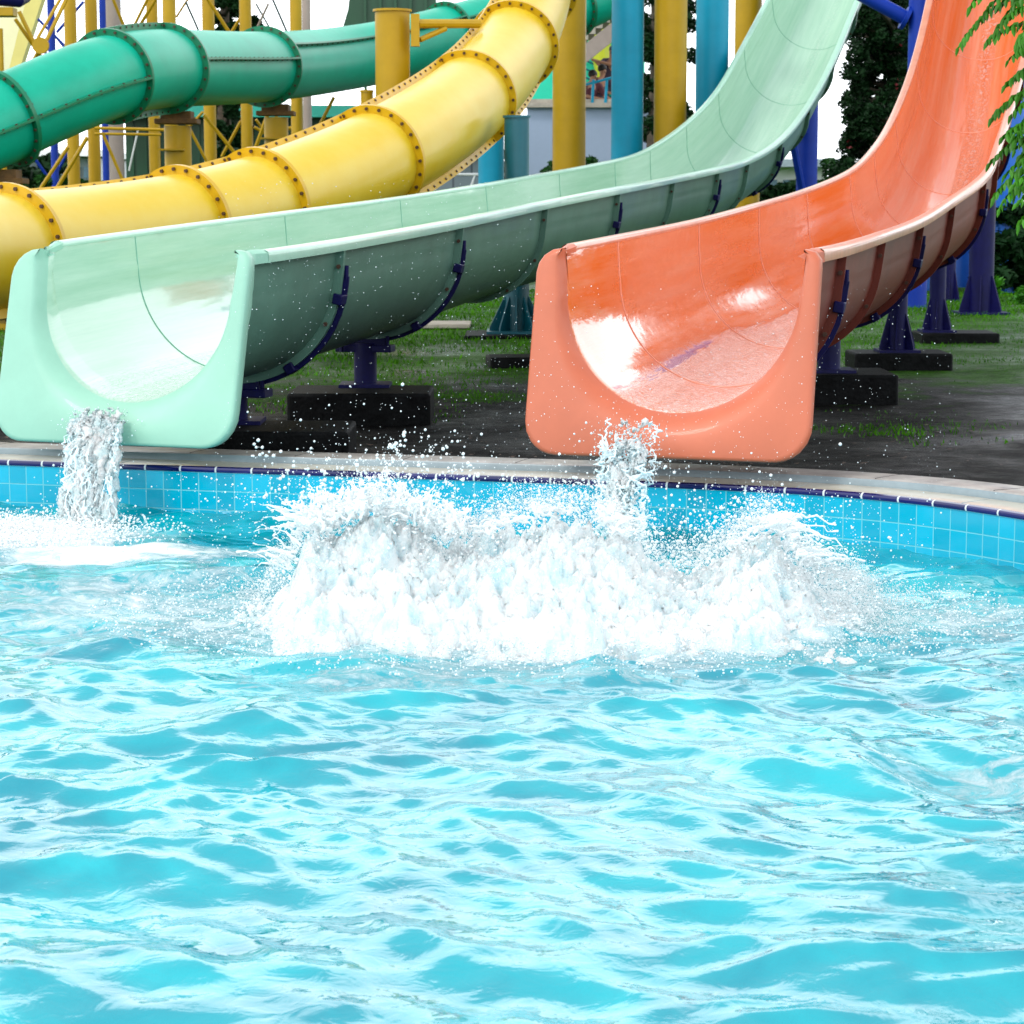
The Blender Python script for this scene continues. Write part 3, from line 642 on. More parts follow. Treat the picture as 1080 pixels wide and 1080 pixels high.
# ------------------------------------------------------------------ open flumes
def inner_uv(phi, hw, dep):
    """phi -1..1 from left rim to right rim; returns (u, v down)"""
    wall = dep-(hw-.02) ; wall = max(.06, wall)
    rad_v = dep-wall; ra = hw-.02
    a = abs(phi); s = 1 if phi > 0 else -1
    Lw = wall; La = ra*PI/2; f = (1-a)*(Lw+La)
    if f < Lw: return s*(hw-.016*f/Lw), f
    th = (f-Lw)/ra; return s*ra*math.cos(th), wall+rad_v*math.sin(th)
NPH = 84
PHI = [-1+2*i/NPH for i in range(NPH+1)]
class Flume:
    def __init__(s, st, dep, K):
        """st: (xL,yL,YL,xR,yR,YR)"""
        s.K = K
        Lp = [tuple(at(a, b, c)) for a, b, c, d, e, f in st]; Rp = [tuple(at(d, e, f)) for a, b, c, d, e, f in st]
        s.L = catmull(Lp, K); s.Rr = catmull(Rp, K)
        for arr in (s.L, s.Rr):
            for _ in range(K*2): arr[1:-1] = .25*arr[:-2]+.5*arr[1:-1]+.25*arr[2:]
        s.n = len(s.L); s.dep = dep; s.C = (s.L+s.Rr)/2
        T = np.gradient(s.C, axis=0); T /= np.linalg.norm(T, axis=1)[:, None]
        U_ = s.Rr-s.L; W = np.linalg.norm(U_, axis=1)
        for _ in range(K*2): W[1:-1] = .25*W[:-2]+.5*W[1:-1]+.25*W[2:]
        U_ -= T*np.sum(U_*T, 1)[:, None]; U_ /= np.linalg.norm(U_, axis=1)[:, None]
        s.T = T; s.U = U_; s.W = W; s.D = np.cross(T, U_); 
        if s.D[0][2] > 0: s.D = -s.D
        s.cum = np.concatenate([[0], np.cumsum(np.linalg.norm(np.diff(s.C, axis=0), axis=1))])
    def frame(s, i):
        i0 = int(math.floor(i)); i0 = max(0, min(s.n-2, i0)); f = i-i0
        g = lambda A: A[i0]*(1-f)+A[i0+1]*f
        return Vector(g(s.C)), Vector(g(s.U)), Vector(g(s.D)), Vector(g(s.T)), float(g(s.W))/2, float(g(s.cum))
    def pt(s, i, u, v, t=0):
        c, U_, D, T, hw, _ = s.frame(i); return c+U_*u+D*v+T*t
    def outer(s, i, phi, off, t=0):
        c, U_, D, T, hw, _ = s.frame(i); u, v = inner_uv(phi, hw, s.dep)
        # outward normal approx
        e = .01; u2, v2 = inner_uv(min(1, phi+e), hw, s.dep); u1, v1 = inner_uv(max(-1, phi-e), hw, s.dep)
        du, dv = u2-u1, v2-v1; l = math.hypot(du, dv) or 1; nu, nv = -dv/l, du/l
        if nu*u+nv*(v-.3) < 0: nu, nv = -nu, -nv
        return c+U_*(u+nu*off)+D*(v+nv*off)+T*t
    def shells(s, i0, root, mi, mo, mr):
        K = s.n-1; idx = [1+k for k in range(int(K-1)+1)]
        a = MB(); b = MB(); rL = MB(); rR = MB()
        A = []; uvA = []; B = []
        for i in idx:
            c, U_, D, T, hw, cu = s.frame(i); q = 0; pu = None
            for ph in PHI:
                u, v = inner_uv(ph, hw, s.dep)
                if pu: q += math.dist(pu, (u, v))
                pu = (u, v); A.append(c+U_*u+D*v); uvA.append((q, cu)); B.append(s.outer(i, ph, .014))
        n = NPH+1
        fs = [(r*n+j, r*n+j+1, (r+1)*n+j+1, (r+1)*n+j) for r in range(len(idx)-1) for j in range(NPH)]
        a.add(A, fs, uvA); a.build('inner_surface', mi, root, True, 50, uv=True)
        b.add(B, [f[::-1] for f in fs]); b.build('hull', mo, root, True, 50)
        prof = [(-.006, .012), (-.008, 0), (-.002, -.014), (.012, -.020), (.050, -.018), (.064, -.008), (.068, .010), (.066, .046), (.050, .050), (.048, .018), (.010, .014)]
        idx = [i0+k for k in range(int(K-i0)+1)]
        for sd, nm in ((-1, rL), (1, rR)):
            V_ = []; m = len(prof)
            for i in idx:
                c, U_, D, T, hw, cu = s.frame(i)
                for (o_, v_) in prof: V_.append(c+U_*(sd*(hw+o_))+D*v_)
            f2 = [(r*m+j, r*m+(j+1) % m, (r+1)*m+(j+1) % m, (r+1)*m+j) for r in range(len(idx)-1) for j in range(m)]
            nm.add(V_, f2); nm.build('rim', mr, root, True, 50)
    def joint(s, i, root, mf, ms, out=.062, th=.035):
        mb = MB(); k = 36; V_ = []
        for j in range(k+1):
            ph = -.97+1.94*j/k
            for off, t in ((.010, -th/2), (out, -th/2), (out, th/2), (.010, th/2)): V_.append(s.outer(i, ph, off, t))
        fs = [(j*4+q, j*4+(q+1) % 4, (j+1)*4+(q+1) % 4, (j+1)*4+q) for j in range(k) for q in range(4)]+[(0, 1, 2, 3), (k*4+3, k*4+2, k*4+1, k*4)]
        mb.add(V_, fs); fo = mb.build('joint_flange', mf, root, True, 30)
        for j in range(7):
            bb = MB(); ph = -.88+1.76*j/6; c = s.outer(i, ph, .040, -th/2-.004); T = s.frame(i)[3]
            bb.tube([c, c-T*.012], .013, 7); bb.build('bolt', M['bolt'], fo)
        sm = MB(); pts = [s.outer(i, -.99+1.98*j/40, -.001) for j in range(41)]; sm.tube(pts, .004, 5); sm.build('seam', ms, fo)
    def bracket(s, i, root, both=True):
        mb = MB(); k = 26; V_ = []
        for j in range(k+1):
            ph = -.84+1.68*j/k
            for off, t in ((.055, .030), (.088, .030), (.088, .052), (.055, .052)): V_.append(s.outer(i, ph, off, t))
        fs = [(j*4+q, j*4+(q+1) % 4, (j+1)*4+(q+1) % 4, (j+1)*4+q) for j in range(k) for q in range(4)]+[(0, 1, 2, 3), (k*4+3, k*4+2, k*4+1, k*4)]
        mb.add(V_, fs); br = mb.build('saddle_bracket', M['navy'], root, True, 30)
        for ph in (-.72, -.3, .3, .72):
            cb = MB(); c = s.outer(i, ph, .060, .01); T = s.frame(i)[3]; a2 = s.outer(i, ph+.03, .06, .01)-c; a2.normalize(); nn = (s.outer(i, ph, .1, .01)-c).normalized()
            mtx = Matrix((a2, nn, T)).transposed()
            cb.box(c, .060, .058, .10, mtx=mtx); cb.build('clamp', M['navy'], br, True, 30, bevel=.006)
        tp = MB(); 
        for ph in (-.84, .84):
            c = s.outer(i, ph, .070, .04); D = s.frame(i)[2]; tp.tube([c+D*.02, c-D*.06], .014, 8)
        tp.build('stud', M['navy'], br)
    def mouth(s, root, mface, mi, lean, wid=(.105, .105), bot=.20, i0=2.0, rts=(.06, .06)):
        """front lip: thick rounded-rectangle plate with a filleted U opening"""
        c, U_, D, T, hw, cu = s.frame(0.0)
        T = Vector((T.x, T.y, 0)).normalized(); U_ = Vector((T.y, -T.x, 0)); Dn = Vector((0, 0, -1))
        # plate leans back: top further along T
        def P3(u, v, w): return c+U_*u+Dn*v+T*(w+lean*(-v))
        H_ = s.dep+bot; rc_ = .17
        def rect(phi, ins):
            # outer outline from left top over the bottom to right top
            hl, hr = hw+wid[0]-ins, hw+wid[1]-ins; Hb = H_-ins; top = -.015+ins*.0
            path = []
            rt = .09
            def half(hl, rt):
                L1 = [(-(hw+.001), top+ins*.6)]
                for k in range(11):
                    a = PI/2*k/10; L1.append((-(hl-rt)-rt*math.sin(a), top+ins*.6+rt-rt*math.cos(a)))
                for k in range(13):
                    a = PI/2*k/12; L1.append((-(hl-rc_)-rc_*math.cos(a), Hb-rc_+rc_*math.sin(a)))
                return L1
            path = half(hl, rts[0])+[(-x, y) for x, y in half(hr, rts[1])[::-1]]
            ln = [0]
            for a, b in zip(path[:-1], path[1:]): ln.append(ln[-1]+math.dist(a, b))
            t = (phi+1)/2*ln[-1]
            return np.interp(t, ln, [p[0] for p in path]), np.interp(t, ln, [p[1] for p in path])
        # map inner phi -> outer phi so that wall meets column and arc meets the bottom
        def wphi(ph):
            a = abs(ph); sg = 1 if ph > 0 else -1
            return sg*np.interp(a, [0, .28, .5, .72, .965, 1.0], [0, .20, .40, .68, .955, 1.0])
        rings = []
        n = NPH+1
        def inner_ring(exp, w, extra=0):
            r_ = []
            for ph in PHI:
                u, v = inner_uv(ph, hw, s.dep); a = 1-abs(ph); bt = .42+.58*max(0, min(1, (v-.25)/.4))
                l = math.hypot(u, v-.25) or 1
                k = exp*bt*(1 if a > .03 else a/.03); v = v if (a > .004 or w > .05) else -.015
                r_.append(P3(u+k*u/l, v+k*max(0, (v-.25))/l*1.2+extra*max(0, v/s.dep), w))
            return r_
        ext = [[s.pt(1.6, *inner_uv(ph, s.frame(1.6)[4], s.dep)) for ph in PHI], inner_ring(0, .15), inner_ring(0, .12), inner_ring(.003, .100, .003)]
        qq = [0]
        for a_, b_ in zip(PHI[:-1], PHI[1:]): qq.append(qq[-1]+math.dist(inner_uv(a_, hw, s.dep), inner_uv(b_, hw, s.dep)))
        em = MB(); em.add([v for r_ in ext for v in r_], [(r*n+j, r*n+j+1, (r+1)*n+j+1, (r+1)*n+j) for r in range(3) for j in range(NPH)], [(qq[j], wv) for wv in (.09, -.05, -.09, -.12) for j in range(n)])
        em.build('inner_surface', mi, root, True, 60, uv=True)
        rings.append(inner_ring(.003, .100, .003)); rings.append(inner_ring(.012, .068, .006)); rings.append(inner_ring(.028, .038, .012)); rings.append(inner_ring(.048, .016, .018)); rings.append(inner_ring(.072, .004, .024)); rings.append(inner_ring(.095, .0, .028))
        def outr(ins, w): return [P3(*rect(wphi(ph), ins), w) for ph in PHI]
        rings.append(outr(.022, .0)); rings.append(outr(.009, .005)); rings.append(outr(.002, .014)); rings.append(outr(0, .028)); rings.append(outr(0, .07)); rings.append(outr(.02, .085))
        back = []
        for ph in PHI: back.append(s.outer(i0*.45, ph, .03))
        back2 = [s.outer(i0*.45+1, ph, .0145) for ph in PHI]
        rings.append([P3(*rect(wphi(ph), .06), .09) for ph in PHI]); rings.append(back); rings.append(back2)
        mb = MB(); ni = 5
        V_ = [v for r_ in rings for v in r_]
        fs = [(r*n+j, r*n+j+1, (r+1)*n+j+1, (r+1)*n+j) for r in range(len(rings)-1) for j in range(NPH)]
        mb.add(V_, fs)
        mb.build('mouth_lip', mface, root, True, 60)
        # transition rim from the columns to the rim rails
        for sd in (-1, 1):
            m2 = MB(); pts = []
            hwd = hw+(wid[0] if sd < 0 else wid[1])
            prof = lambda a, b: [(a, .05), (a, -.012), (a+.02*sd*0, -.016), (b, -.016), (b, .06)]
            ringsT = []
            for k in range(9):
                f = k/8; e = f*f*(3-2*f)
                ia = i0*f; cc, Uu, Dd, Tt, hh, _ = s.frame(ia)
                base = c+T*.06+(s.frame(i0)[0]-c-T*.06)*f
                inn = (hw+.001)*(1-min(1, f*3))+(hh-.006)*min(1, f*3); ou = (hwd-rts[0 if sd < 0 else 1]*.85)*(1-e)+(hh+.068)*e; sk = .0
                Dm = Dn.lerp(Dd, f); Um = U_.lerp(Uu, f)
                hgt = .07*(1-e)+.048*e
                base = base+Dm*sk; ringsT.append([base+Um*sd*inn+Dm*.02, base+Um*sd*(inn-.002)-Dm*(.004+.004*e), base+Um*sd*(inn+.012)-Dm*(.012+.008*e), base+Um*sd*(ou-.03)-Dm*(.012+.008*e), base+Um*sd*(ou-.002)+Dm*(.010-.012*e), base+Um*sd*ou+Dm*hgt, base+Um*sd*(ou-.03)+Dm*(hgt+.004), base+Um*sd*(inn+.02)+Dm*.03])
            m = 8; V2 = [v for r_ in ringsT for v in r_]
            f2 = [(r*m+j, r*m+(j+1) % m, (r+1)*m+(j+1) % m, (r+1)*m+j) for r in range(8) for j in range(m)]+[tuple(range(m))]
            m2.add(V2, f2); m2.build('rim_end', mface, root, True, 50)

K = 12
g_st = [(38, 262, 12.5, 250, 270, 12.15), (135, 248, 13.56, 350, 256, 13.24), (302, 226, 16.35, 480, 233, 16.05), (423, 210, 19.6, 570, 214, 19.25), (512, 196, 21.4, 648, 199, 21.05),
        (590, 182, 24.9, 706, 188, 24.6), (648, 171, 26.5, 757, 177, 26.2), (684, 160, 28.0, 786, 168, 27.8), (722, 135, 29.4, 824, 144, 29.2), (757, 101, 30.7, 852, 106, 30.5), (783, 55, 31.8, 878, 58, 31.6),
        (813, 0, 33.1, 901, 0, 32.9), (842, -60, 34.3, 928, -60, 34.1), (868, -125, 35.4, 950, -125, 35.2)]
o_st = [(592, 264, 11.65, 848, 267, 11.3), (649, 253, 12.65, 880, 261, 12.3), (738, 235, 15.4, 925, 247, 15.1), (800, 218, 17.2, 968, 231, 16.9), (849, 204, 19.1, 1001, 209, 18.9), (896, 185, 20.5, 1036, 184, 20.3),
        (921, 163, 21.8, 1047, 158, 21.6), (944, 130, 23.0, 1058, 122, 22.9), (967, 72, 24.4, 1075, 64, 24.3), (984, 0, 25.5, 1090, 0, 25.4), (1000, -80, 26.5, 1105, -80, 26.4), (1012, -150, 27.3, 1116, -150, 27.2)]
gf = Flume(g_st, .78, K); of = Flume(o_st, .78, K)
groot = empty('open_slide', (gf.C[0][0], gf.C[0][1], .1), 'mint green open water slide ending in a broad rounded mouth over the pool', 'water slide')
oroot = empty('open_slide', (of.C[0][0], of.C[0][1], .1), 'orange open water slide with wet glossy inside, right of the mint one', 'water slide')
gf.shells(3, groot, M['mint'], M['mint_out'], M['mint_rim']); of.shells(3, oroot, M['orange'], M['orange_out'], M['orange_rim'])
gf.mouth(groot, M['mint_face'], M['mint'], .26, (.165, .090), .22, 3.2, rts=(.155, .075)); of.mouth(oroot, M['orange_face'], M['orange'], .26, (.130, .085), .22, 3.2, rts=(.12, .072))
for i in list(range(1, 13)): gf.joint(i*K, groot, M['mint_out'] if i > 0 else M['mint_face'], M['mint_seam'])
for i in (1, 2, 4, 6, 8): gf.bracket(i*K, groot)
for i in list(range(1, 11)): of.joint(i*K, oroot, M['orange_out'], M['orange_seam'])
for i in (1, 3, 5, 7): of.bracket(i*K, oroot)

def film_mat():
    m = bpy.data.materials.new('thin running water'); m.use_nodes = True; nt = m.node_tree; N = nt.nodes; Lk = nt.links; p = N['Principled BSDF']
    N.remove(p); g = N.new('ShaderNodeNewGeometry'); n = N.new('ShaderNodeTexNoise'); n.inputs['Scale'].default_value = 24; n.inputs['Detail'].default_value = 6; n.inputs['Distortion'].default_value = .7; Lk.new(g.outputs['Position'], n.inputs['Vector'])
    b = N.new('ShaderNodeBump'); b.inputs['Strength'].default_value = 1; b.inputs['Distance'].default_value = .012; Lk.new(n.outputs['Fac'], b.inputs['Height'])
    t = N.new('ShaderNodeBsdfTransparent'); t.inputs['Color'].default_value = (.95, .98, .99, 1); gl = N.new('ShaderNodeBsdfGlossy'); gl.inputs['Roughness'].default_value = .05; Lk.new(b.outputs[0], gl.inputs['Normal'])
    fr = N.new('ShaderNodeFresnel'); fr.inputs['IOR'].default_value = 1.33; Lk.new(b.outputs[0], fr.inputs['Normal']); mx = N.new('ShaderNodeMixShader'); Lk.new(fr.outputs[0], mx.inputs[0]); Lk.new(t.outputs[0], mx.inputs[1]); Lk.new(gl.outputs[0], mx.inputs[2])
    d = N.new('ShaderNodeBsdfDiffuse'); d.inputs['Color'].default_value = (.75, .8, .82, 1); cr = N.new('ShaderNodeValToRGB'); cr.color_ramp.elements[0].position = .52; cr.color_ramp.elements[1].position = .75; cr.color_ramp.elements[1].color = (.6, .6, .6, 1); Lk.new(n.outputs['Fac'], cr.inputs['Fac'])
    m2 = N.new('ShaderNodeMixShader'); Lk.new(cr.outputs[0], m2.inputs[0]); Lk.new(mx.outputs[0], m2.inputs[1]); Lk.new(d.outputs[0], m2.inputs[2]); Lk.new(m2.outputs[0], N['Material Output'].inputs['Surface']); return m
M['film'] = film_mat()
def film(fl, i1, ph0, ph1, lo):
    V_ = []; nn = 40; rows = int((i1-1)*3)
    for r in range(rows+1):
        i = .6+(i1-.6)*r/rows; c, U_, D, T, hw, cu = fl.frame(i)
        if i < 1: T_ = T
        for j in range(nn+1):
            ph = ph0+(ph1-ph0)*j/nn; u, v = inner_uv(ph, hw, fl.dep); e = abs(2*j/nn-1); q = c+U_*u+D*v
            nz = mnoise.fractal(Vector((u*7, cu*1.6, lo)), 1, 2, 4)
            V_.append(q-D*(.009+.010*nz-.020*e**3-.012*(r/rows)**3))
    F_ = [(r*(nn+1)+j, r*(nn+1)+j+1, (r+1)*(nn+1)+j+1, (r+1)*(nn+1)+j) for r in range(rows) for j in range(nn)]
    o = np_mesh('running_water', np.array([tuple(v) for v in V_]), np.array(F_), M['film'], None, True); tag(o, kind='stuff')

# ------------------------------------------------------------------ supports and footings
def footing(x, y, sx, sy, ztop, zb, rot, label):
    o = MB(); o.box((x, y, (ztop+zb)/2), sx, sy, ztop-zb, rot); ob = o.build('concrete_footing', M['concrete_wet'], None, True, 30, bevel=.02)
    ob.location = (0, 0, 0); return tag(ob, label, 'footing', 'concrete footings under the slides')
def column(name, x, y, z0, z1, r, m, label, group, gus=True, plate=True, cap=False, gh=.35, gr=2.1, n=20, ng=6, collar=0):
    t = empty(name, (x, y, z0), label, 'support column' if name != 'lattice_post' else 'post', group)
    a = MB(); a.tube([(x, y, z0+.02 if plate else z0), (x, y, z1)], r, n); a.build('post', m, t, True, 40)
    if plate:
        b = MB(); b.box((x, y, z0+.01), r*gr*2.1, r*gr*2.1, .025); b.build('base_plate', m, t, True, 30)
    if gus:
        for k in range(ng):
            a_ = 2*PI*k/ng+.3; d = Vector((math.cos(a_), math.sin(a_), 0)); s_ = Vector((-d.y, d.x, 0))*.006
            p = Vector((x, y, z0+.022)); q = [p+d*r*.95, p+d*r*gr, p+d*r*gr+Vector((0, 0, .03)), p+d*r*1.05+Vector((0, 0, gh)), p+d*r*.95+Vector((0, 0, gh))]
            gm = MB(); vs_ = [v+s_ for v in q]+[v-s_ for v in q]; gm.add(vs_, [(0, 1, 2, 3, 4), (9, 8, 7, 6, 5)]+[(i, (i+5), (i+1) % 5+5, (i+1) % 5) for i in range(5)]); gm.build('gusset', m, t, True, 30)
    if cap:
        c = MB(); c.tube([(x, y, z1-.004), (x, y, z1+.02)], r*1.12, n); c.build('cap_plate', m, t, True, 40)
    return t
def saddle_top(t, x, y, z, w, m, dirv):
    b = MB(); b.box((x, y, z), w, .14, .05, math.atan2(-dirv[0], dirv[1])); b.box((x, y, z+.05), w*.8, .10, .07, math.atan2(-dirv[0], dirv[1])); b.build('saddle_head', m, t, True, 30, bevel=.006)
    c = MB()
    for sx in (-.4, .4): c.tube([(x+sx*w, y-.09, z-.02), (x+sx*w, y-.09, z+.09)], .014, 7)
    c.build('head_bolts', M['navy'], t)
rotA = -math.atan(.33)
# green flume
p = gf.pt(1*K, 0, gf.dep+.07); footing(-1.42, 13.35, 1.0, .7, .09, -.25, rotA*0, 'low wet concrete footing behind the mint slide mouth, right at the pool edge')
st = column('slide_support', p.x, p.y+.02, .09, p.z-.02, .075, M['navy'], 'short navy support post just behind the mint slide mouth', 'navy posts carrying the open slides', gus=False); saddle_top(st, p.x, p.y+.04, p.z-.05, .42, M['navy'], gf.T[K])
p = gf.pt(2*K, 0, gf.dep+.07); bx = at(381, 430, 15.9)
footing(bx.x, 16.0, .97, .75, .09, -.3, 0, 'block of wet black concrete in the open ground under the mint slide')
st = column('slide_support', p.x-.02, p.y+.02, .09, p.z-.02, .08, M['navy'], 'squat navy support post with a bolted head on the black block between the slides', 'navy posts carrying the open slides', gus=False); saddle_top(st, p.x-.02, p.y+.04, p.z-.06, .40, M['navy'], gf.T[2*K])
p = gf.pt(4*K, 0, gf.dep+.07)
column('slide_support', p.x, p.y, -.1, p.z, .09, M['navy'], 'navy support post under the mint slide, mostly hidden by the orange mouth', 'navy posts carrying the open slides')
# orange flume
for k, (x, y, dth, zb, zt, wx, wy, rr, bxo, lb1, lb2) in enumerate([
        (874, 392, 17.1, .13, None, .93, .75, .085, 0, 'navy post standing on the black block right behind the orange slide mouth', 'wet black concrete block right behind the orange slide mouth'),
        (946, 371, 19.6, .07, None, .82, .6, .082, .02, 'navy post with flared gussets, second behind the orange mouth', 'concrete footing under the second navy post of the orange slide'),
        (988, 350, 22.6, .08, None, .75, .6, .078, .19, 'thin navy post with flared gussets, third behind the orange mouth', 'thin concrete slab under the third navy post of the orange slide')]):
    q = at(x, y, dth); zz = q.z
    j = min(range(of.n), key=lambda i: abs(of.C[i][1]-dth)); top = of.pt(j, 0, of.dep+.05)
    footing(q.x+bxo, dth+.05, wx, wy, zz, -.4, 0, lb2)
    st = column('slide_support', q.x, dth, zz, top.z+.03, rr, M['navy'], lb1, 'navy posts carrying the open slides', gus=k > 0, gh=.30, gr=2.0)
q = at(1034, 328, 27.2); column('slide_support', q.x, q.y, .08, 3.0, .145, M['navy'], 'thick dark blue column at the right below the leafy branch', 'navy posts carrying the open slides', gh=.42, gr=1.9)
q = at(1001, 312, 31); column('slide_support', q.x, q.y, .05, 2.3, .08, M['navy'], 'navy column partly hidden behind the thin navy post of the orange slide', 'navy posts carrying the open slides', gh=.4, gr=1.9)
q = at(1022, 316, 36); column('blue_column', q.x, q.y, -.2, 7, .30, M['skyblue'], 'broad bright blue column low behind the orange slide, next to the dark column', 'bright blue columns behind the orange slide', gh=.6, gr=1.6)
q = at(975, 318, 35); column('blue_column', q.x, q.y, -.2, 2.6, .42, M['skyblue'], 'very broad bright blue stub showing under the orange slide between navy posts', 'bright blue columns behind the orange slide', gh=.5, gr=1.5)
q = at(1077, 110, 34); column('blue_column', q.x-.15, q.y, -.2, 8, .22, M['skyblue'], 'bright blue column at the right edge behind the leaves', 'bright blue columns behind the orange slide')
# blue columns by the green flume's steep part
q = at(851, 180, 33.5); t = column('blue_column', q.x, q.y, -.2, 3.1, .15, M['blue'], 'royal blue column standing under the steep part of the mint slide', 'royal blue columns', gus=False)
b = MB(); b.tube([at(832, 130, 32.9), at(846, 200, 33.3)], .055, 8); b.build('brace', M['blue'], t)
b = MB()
for yy in (126, 132, 138): b.box(at(847, yy, 33.3), .16, .03, .04)
b.build('rungs', M['blue'], t)
q = at(971, 30, 29); t = column('blue_column', q.x, q.y, -.2, 6, .15, M['blue'], 'tall royal blue column rising left of the steep part of the orange slide', 'royal blue columns', gus=False)
b = MB(); b.tube([at(905, -8, 29), at(955, 19, 29)], .09, 12); b.tube([at(953, 18, 29), at(957, 20, 29)], .15, 12); b.build('arm', M['blue'], t)

def pcol(name, x, hw, Y, m, label, group, ytop=-80, z0=.04, **kw):
    q = at(x, 200, Y); zt = at(x, ytop, Y).z
    return column(name, q.x, Y, z0, zt, pr(hw, Y), m, label, group, **kw)
GC = 'big round columns behind the mint slide'
pcol('aqua_column', 661, 16.7, 31, M['aqua'], 'aqua blue column just right of the people on the stairs', GC)
pcol('aqua_column', 749.5, 17, 32, M['aqua'], 'aqua blue column between two ochre columns, right of the middle', GC)
pcol('ochre_column', 600, 17.3, 33, M['ochre'], 'ochre column left of the people on the stairs, under the green elbow', GC)
pcol('ochre_column', 706, 17, 31, M['ochre'], 'ochre column between the two tall aqua columns', GC)
pcol('ochre_column', 787, 14, 35, M['ochre'], 'ochre column rightmost of its kind, cut by the curve of the mint slide', GC)
t = pcol('aqua_column', 518, 13.5, 33, M['aqua'], 'shorter aqua column in the shade of the yellow tube, left of a darker one', GC, ytop=90, gh=.5, gr=1.9)
t = pcol('aqua_column', 545, 13.0, 23.6, M['darkaqua'], 'dull aqua column with a capped top and ribbed foot behind the orange mouth', GC, ytop=124, cap=True, gh=.34, gr=2.3, ng=10, z0=.06)
q = at(545, 360, 23.6); footing(q.x+.05, 23.6, 1.15, 1.0, .055, -.3, 0, 'dark slab under the ribbed foot of the dull aqua column')
q = at(548, 376, 20.0); footing(q.x+.1, 20.0, .75, .5, .06, -.3, .1, 'mossy dark block on the ground half hidden by the left edge of the orange mouth')
q = at(462, 337, 25); o_ = MB(); o_.box((q.x-.3, 25, .065), 1.3, .7, .05); tag(o_.build('paving_slab', M['concrete'], None, True, 30, bevel=.01), 'pale paving slab lying in the grass under the mint slide', 'slab')
t = pcol('ochre_column', 415, 18, 25.5, M['ochre'], 'capped ochre column standing between the green and yellow tubes', GC, ytop=12, cap=True)
b = MB(); b.box(at(438, 32, 25.3), .09, .12, .34); b.build('mounting_plate', M['ochre'], t)
b = MB(); b.tube([at(440, 25, 25.3), at(505, 25, 25.8)], .05, 10); b.tube([at(443, 42, 25.3), at(470, 30, 25.5)], .03, 8); b.build('arm', M['ochre'], t)
q = at(387, 105, 26.5); t = column('ochre_column', q.x, 26.5, -.2, at(387, 97, 26.5).z, .07, M['ochre'], 'short thin ochre post under the green tube beside the capped column', GC, gus=False, cap=True)

# ------------------------------------------------------------------ closed tube slides
def tube_slide(name, ctrl, rreal, mt, mf, rings, label, seam_ang, root_i=0, sub=10, seam_seg=None):
    pts = catmull([(*at(x, y, rreal*F/r),) for x, y, r in ctrl], sub)
    for _ in range(90): pts[1:-1] = .25*pts[:-2]+.5*pts[1:-1]+.25*pts[2:]
    n = len(pts); T = np.gradient(pts, axis=0); T /= np.linalg.norm(T, axis=1)[:, None]
    root = empty(name, tuple(pts[0]), label, 'water slide')
    def fr(i):
        i0 = min(n-2, max(0, int(i))); f = i-i0; c = Vector(pts[i0]*(1-f)+pts[i0+1]*f); t = Vector(T[i0]*(1-f)+T[i0+1]*f).normalized()
        s_ = t.cross(Vector((0, 0, 1))).normalized(); u = s_.cross(t).normalized(); return c, t, s_, u
    stops = [0]+rings+[n-1]; NS = 48
    for a, b in zip(stops[:-1], stops[1:]):
        m = MB(); k = max(3, int((b-a)))
        V_ = []
        for j in range(k+1):
            c, t, s_, u = fr(a+(b-a)*j/k)
            for q in range(NS): V_.append(c+(s_*math.cos(2*PI*q/NS)+u*math.sin(2*PI*q/NS))*rreal)
        m.add(V_, [(j*NS+q, j*NS+(q+1) % NS, (j+1)*NS+(q+1) % NS, (j+1)*NS+q) for j in range(k) for q in range(NS)])
        sec = m.build('tube_section', mt, root, True, 0)
        for sg in (0, PI):
            sm = MB(); bo = MB()
            ang = (seam_ang if not seam_seg else R(seam_seg[stops.index(a)]))+sg; V_ = []
            for j in range(k+1):
                c, t, s_, u = fr(a+(b-a)*j/k); d = s_*math.cos(ang)+u*math.sin(ang); e = -s_*math.sin(ang)+u*math.cos(ang)
                for rr, ee in ((rreal*.99, -.012), (rreal+.075, -.012), (rreal+.075, .012), (rreal*.99, .012)): V_.append(c+d*rr+e*ee)
            sm.add(V_, [(j*4+q, j*4+(q+1) % 4, (j+1)*4+(q+1) % 4, (j+1)*4+q) for j in range(k) for q in range(4)])
            Ls = (fr(b)[0]-fr(a)[0]).length; nb = max(3, int(Ls/.16))
            for j in range(nb):
                c, t, s_, u = fr(a+(b-a)*(j+.5)/nb); d = s_*math.cos(ang)+u*math.sin(ang); e = -s_*math.sin(ang)+u*math.cos(ang)
                bo.tube([c+d*(rreal+.045)-e*.022, c+d*(rreal+.045)+e*.022], .014, 6)
            sm.build('seam_flange', mf, sec, True, 30); tag(bo.build('seam_bolts', M['bolt'], sec), kind='stuff')
    for i in rings:
        c, t, s_, u = fr(i); m = MB(); V_ = []
        for q in range(NS):
            d = s_*math.cos(2*PI*q/NS)+u*math.sin(2*PI*q/NS)
            for rr, tt_ in ((rreal*.98, -.022), (rreal+.075, -.022), (rreal+.075, .022), (rreal*.98, .022)): V_.append(c+d*rr+t*tt_)
        m.add(V_, [(q*4+j, ((q+1) % NS)*4+j, ((q+1) % NS)*4+(j+1) % 4, q*4+(j+1) % 4) for q in range(NS) for j in range(4)])
        rf = m.build('ring_flange', mf, root, True, 30)
        for q in range(24):
            d = s_*math.cos(2*PI*q/24)+u*math.sin(2*PI*q/24); cc = c+d*(rreal+.042)
            if d.dot((Vector((0, 0, CAMZ))-cc).normalized()) < -.35: continue
            bo = MB(); bo.tube([cc-t*.040, cc+t*.040], .016, 6); bo.build('bolt', M['bolt'], rf)
    return root, fr
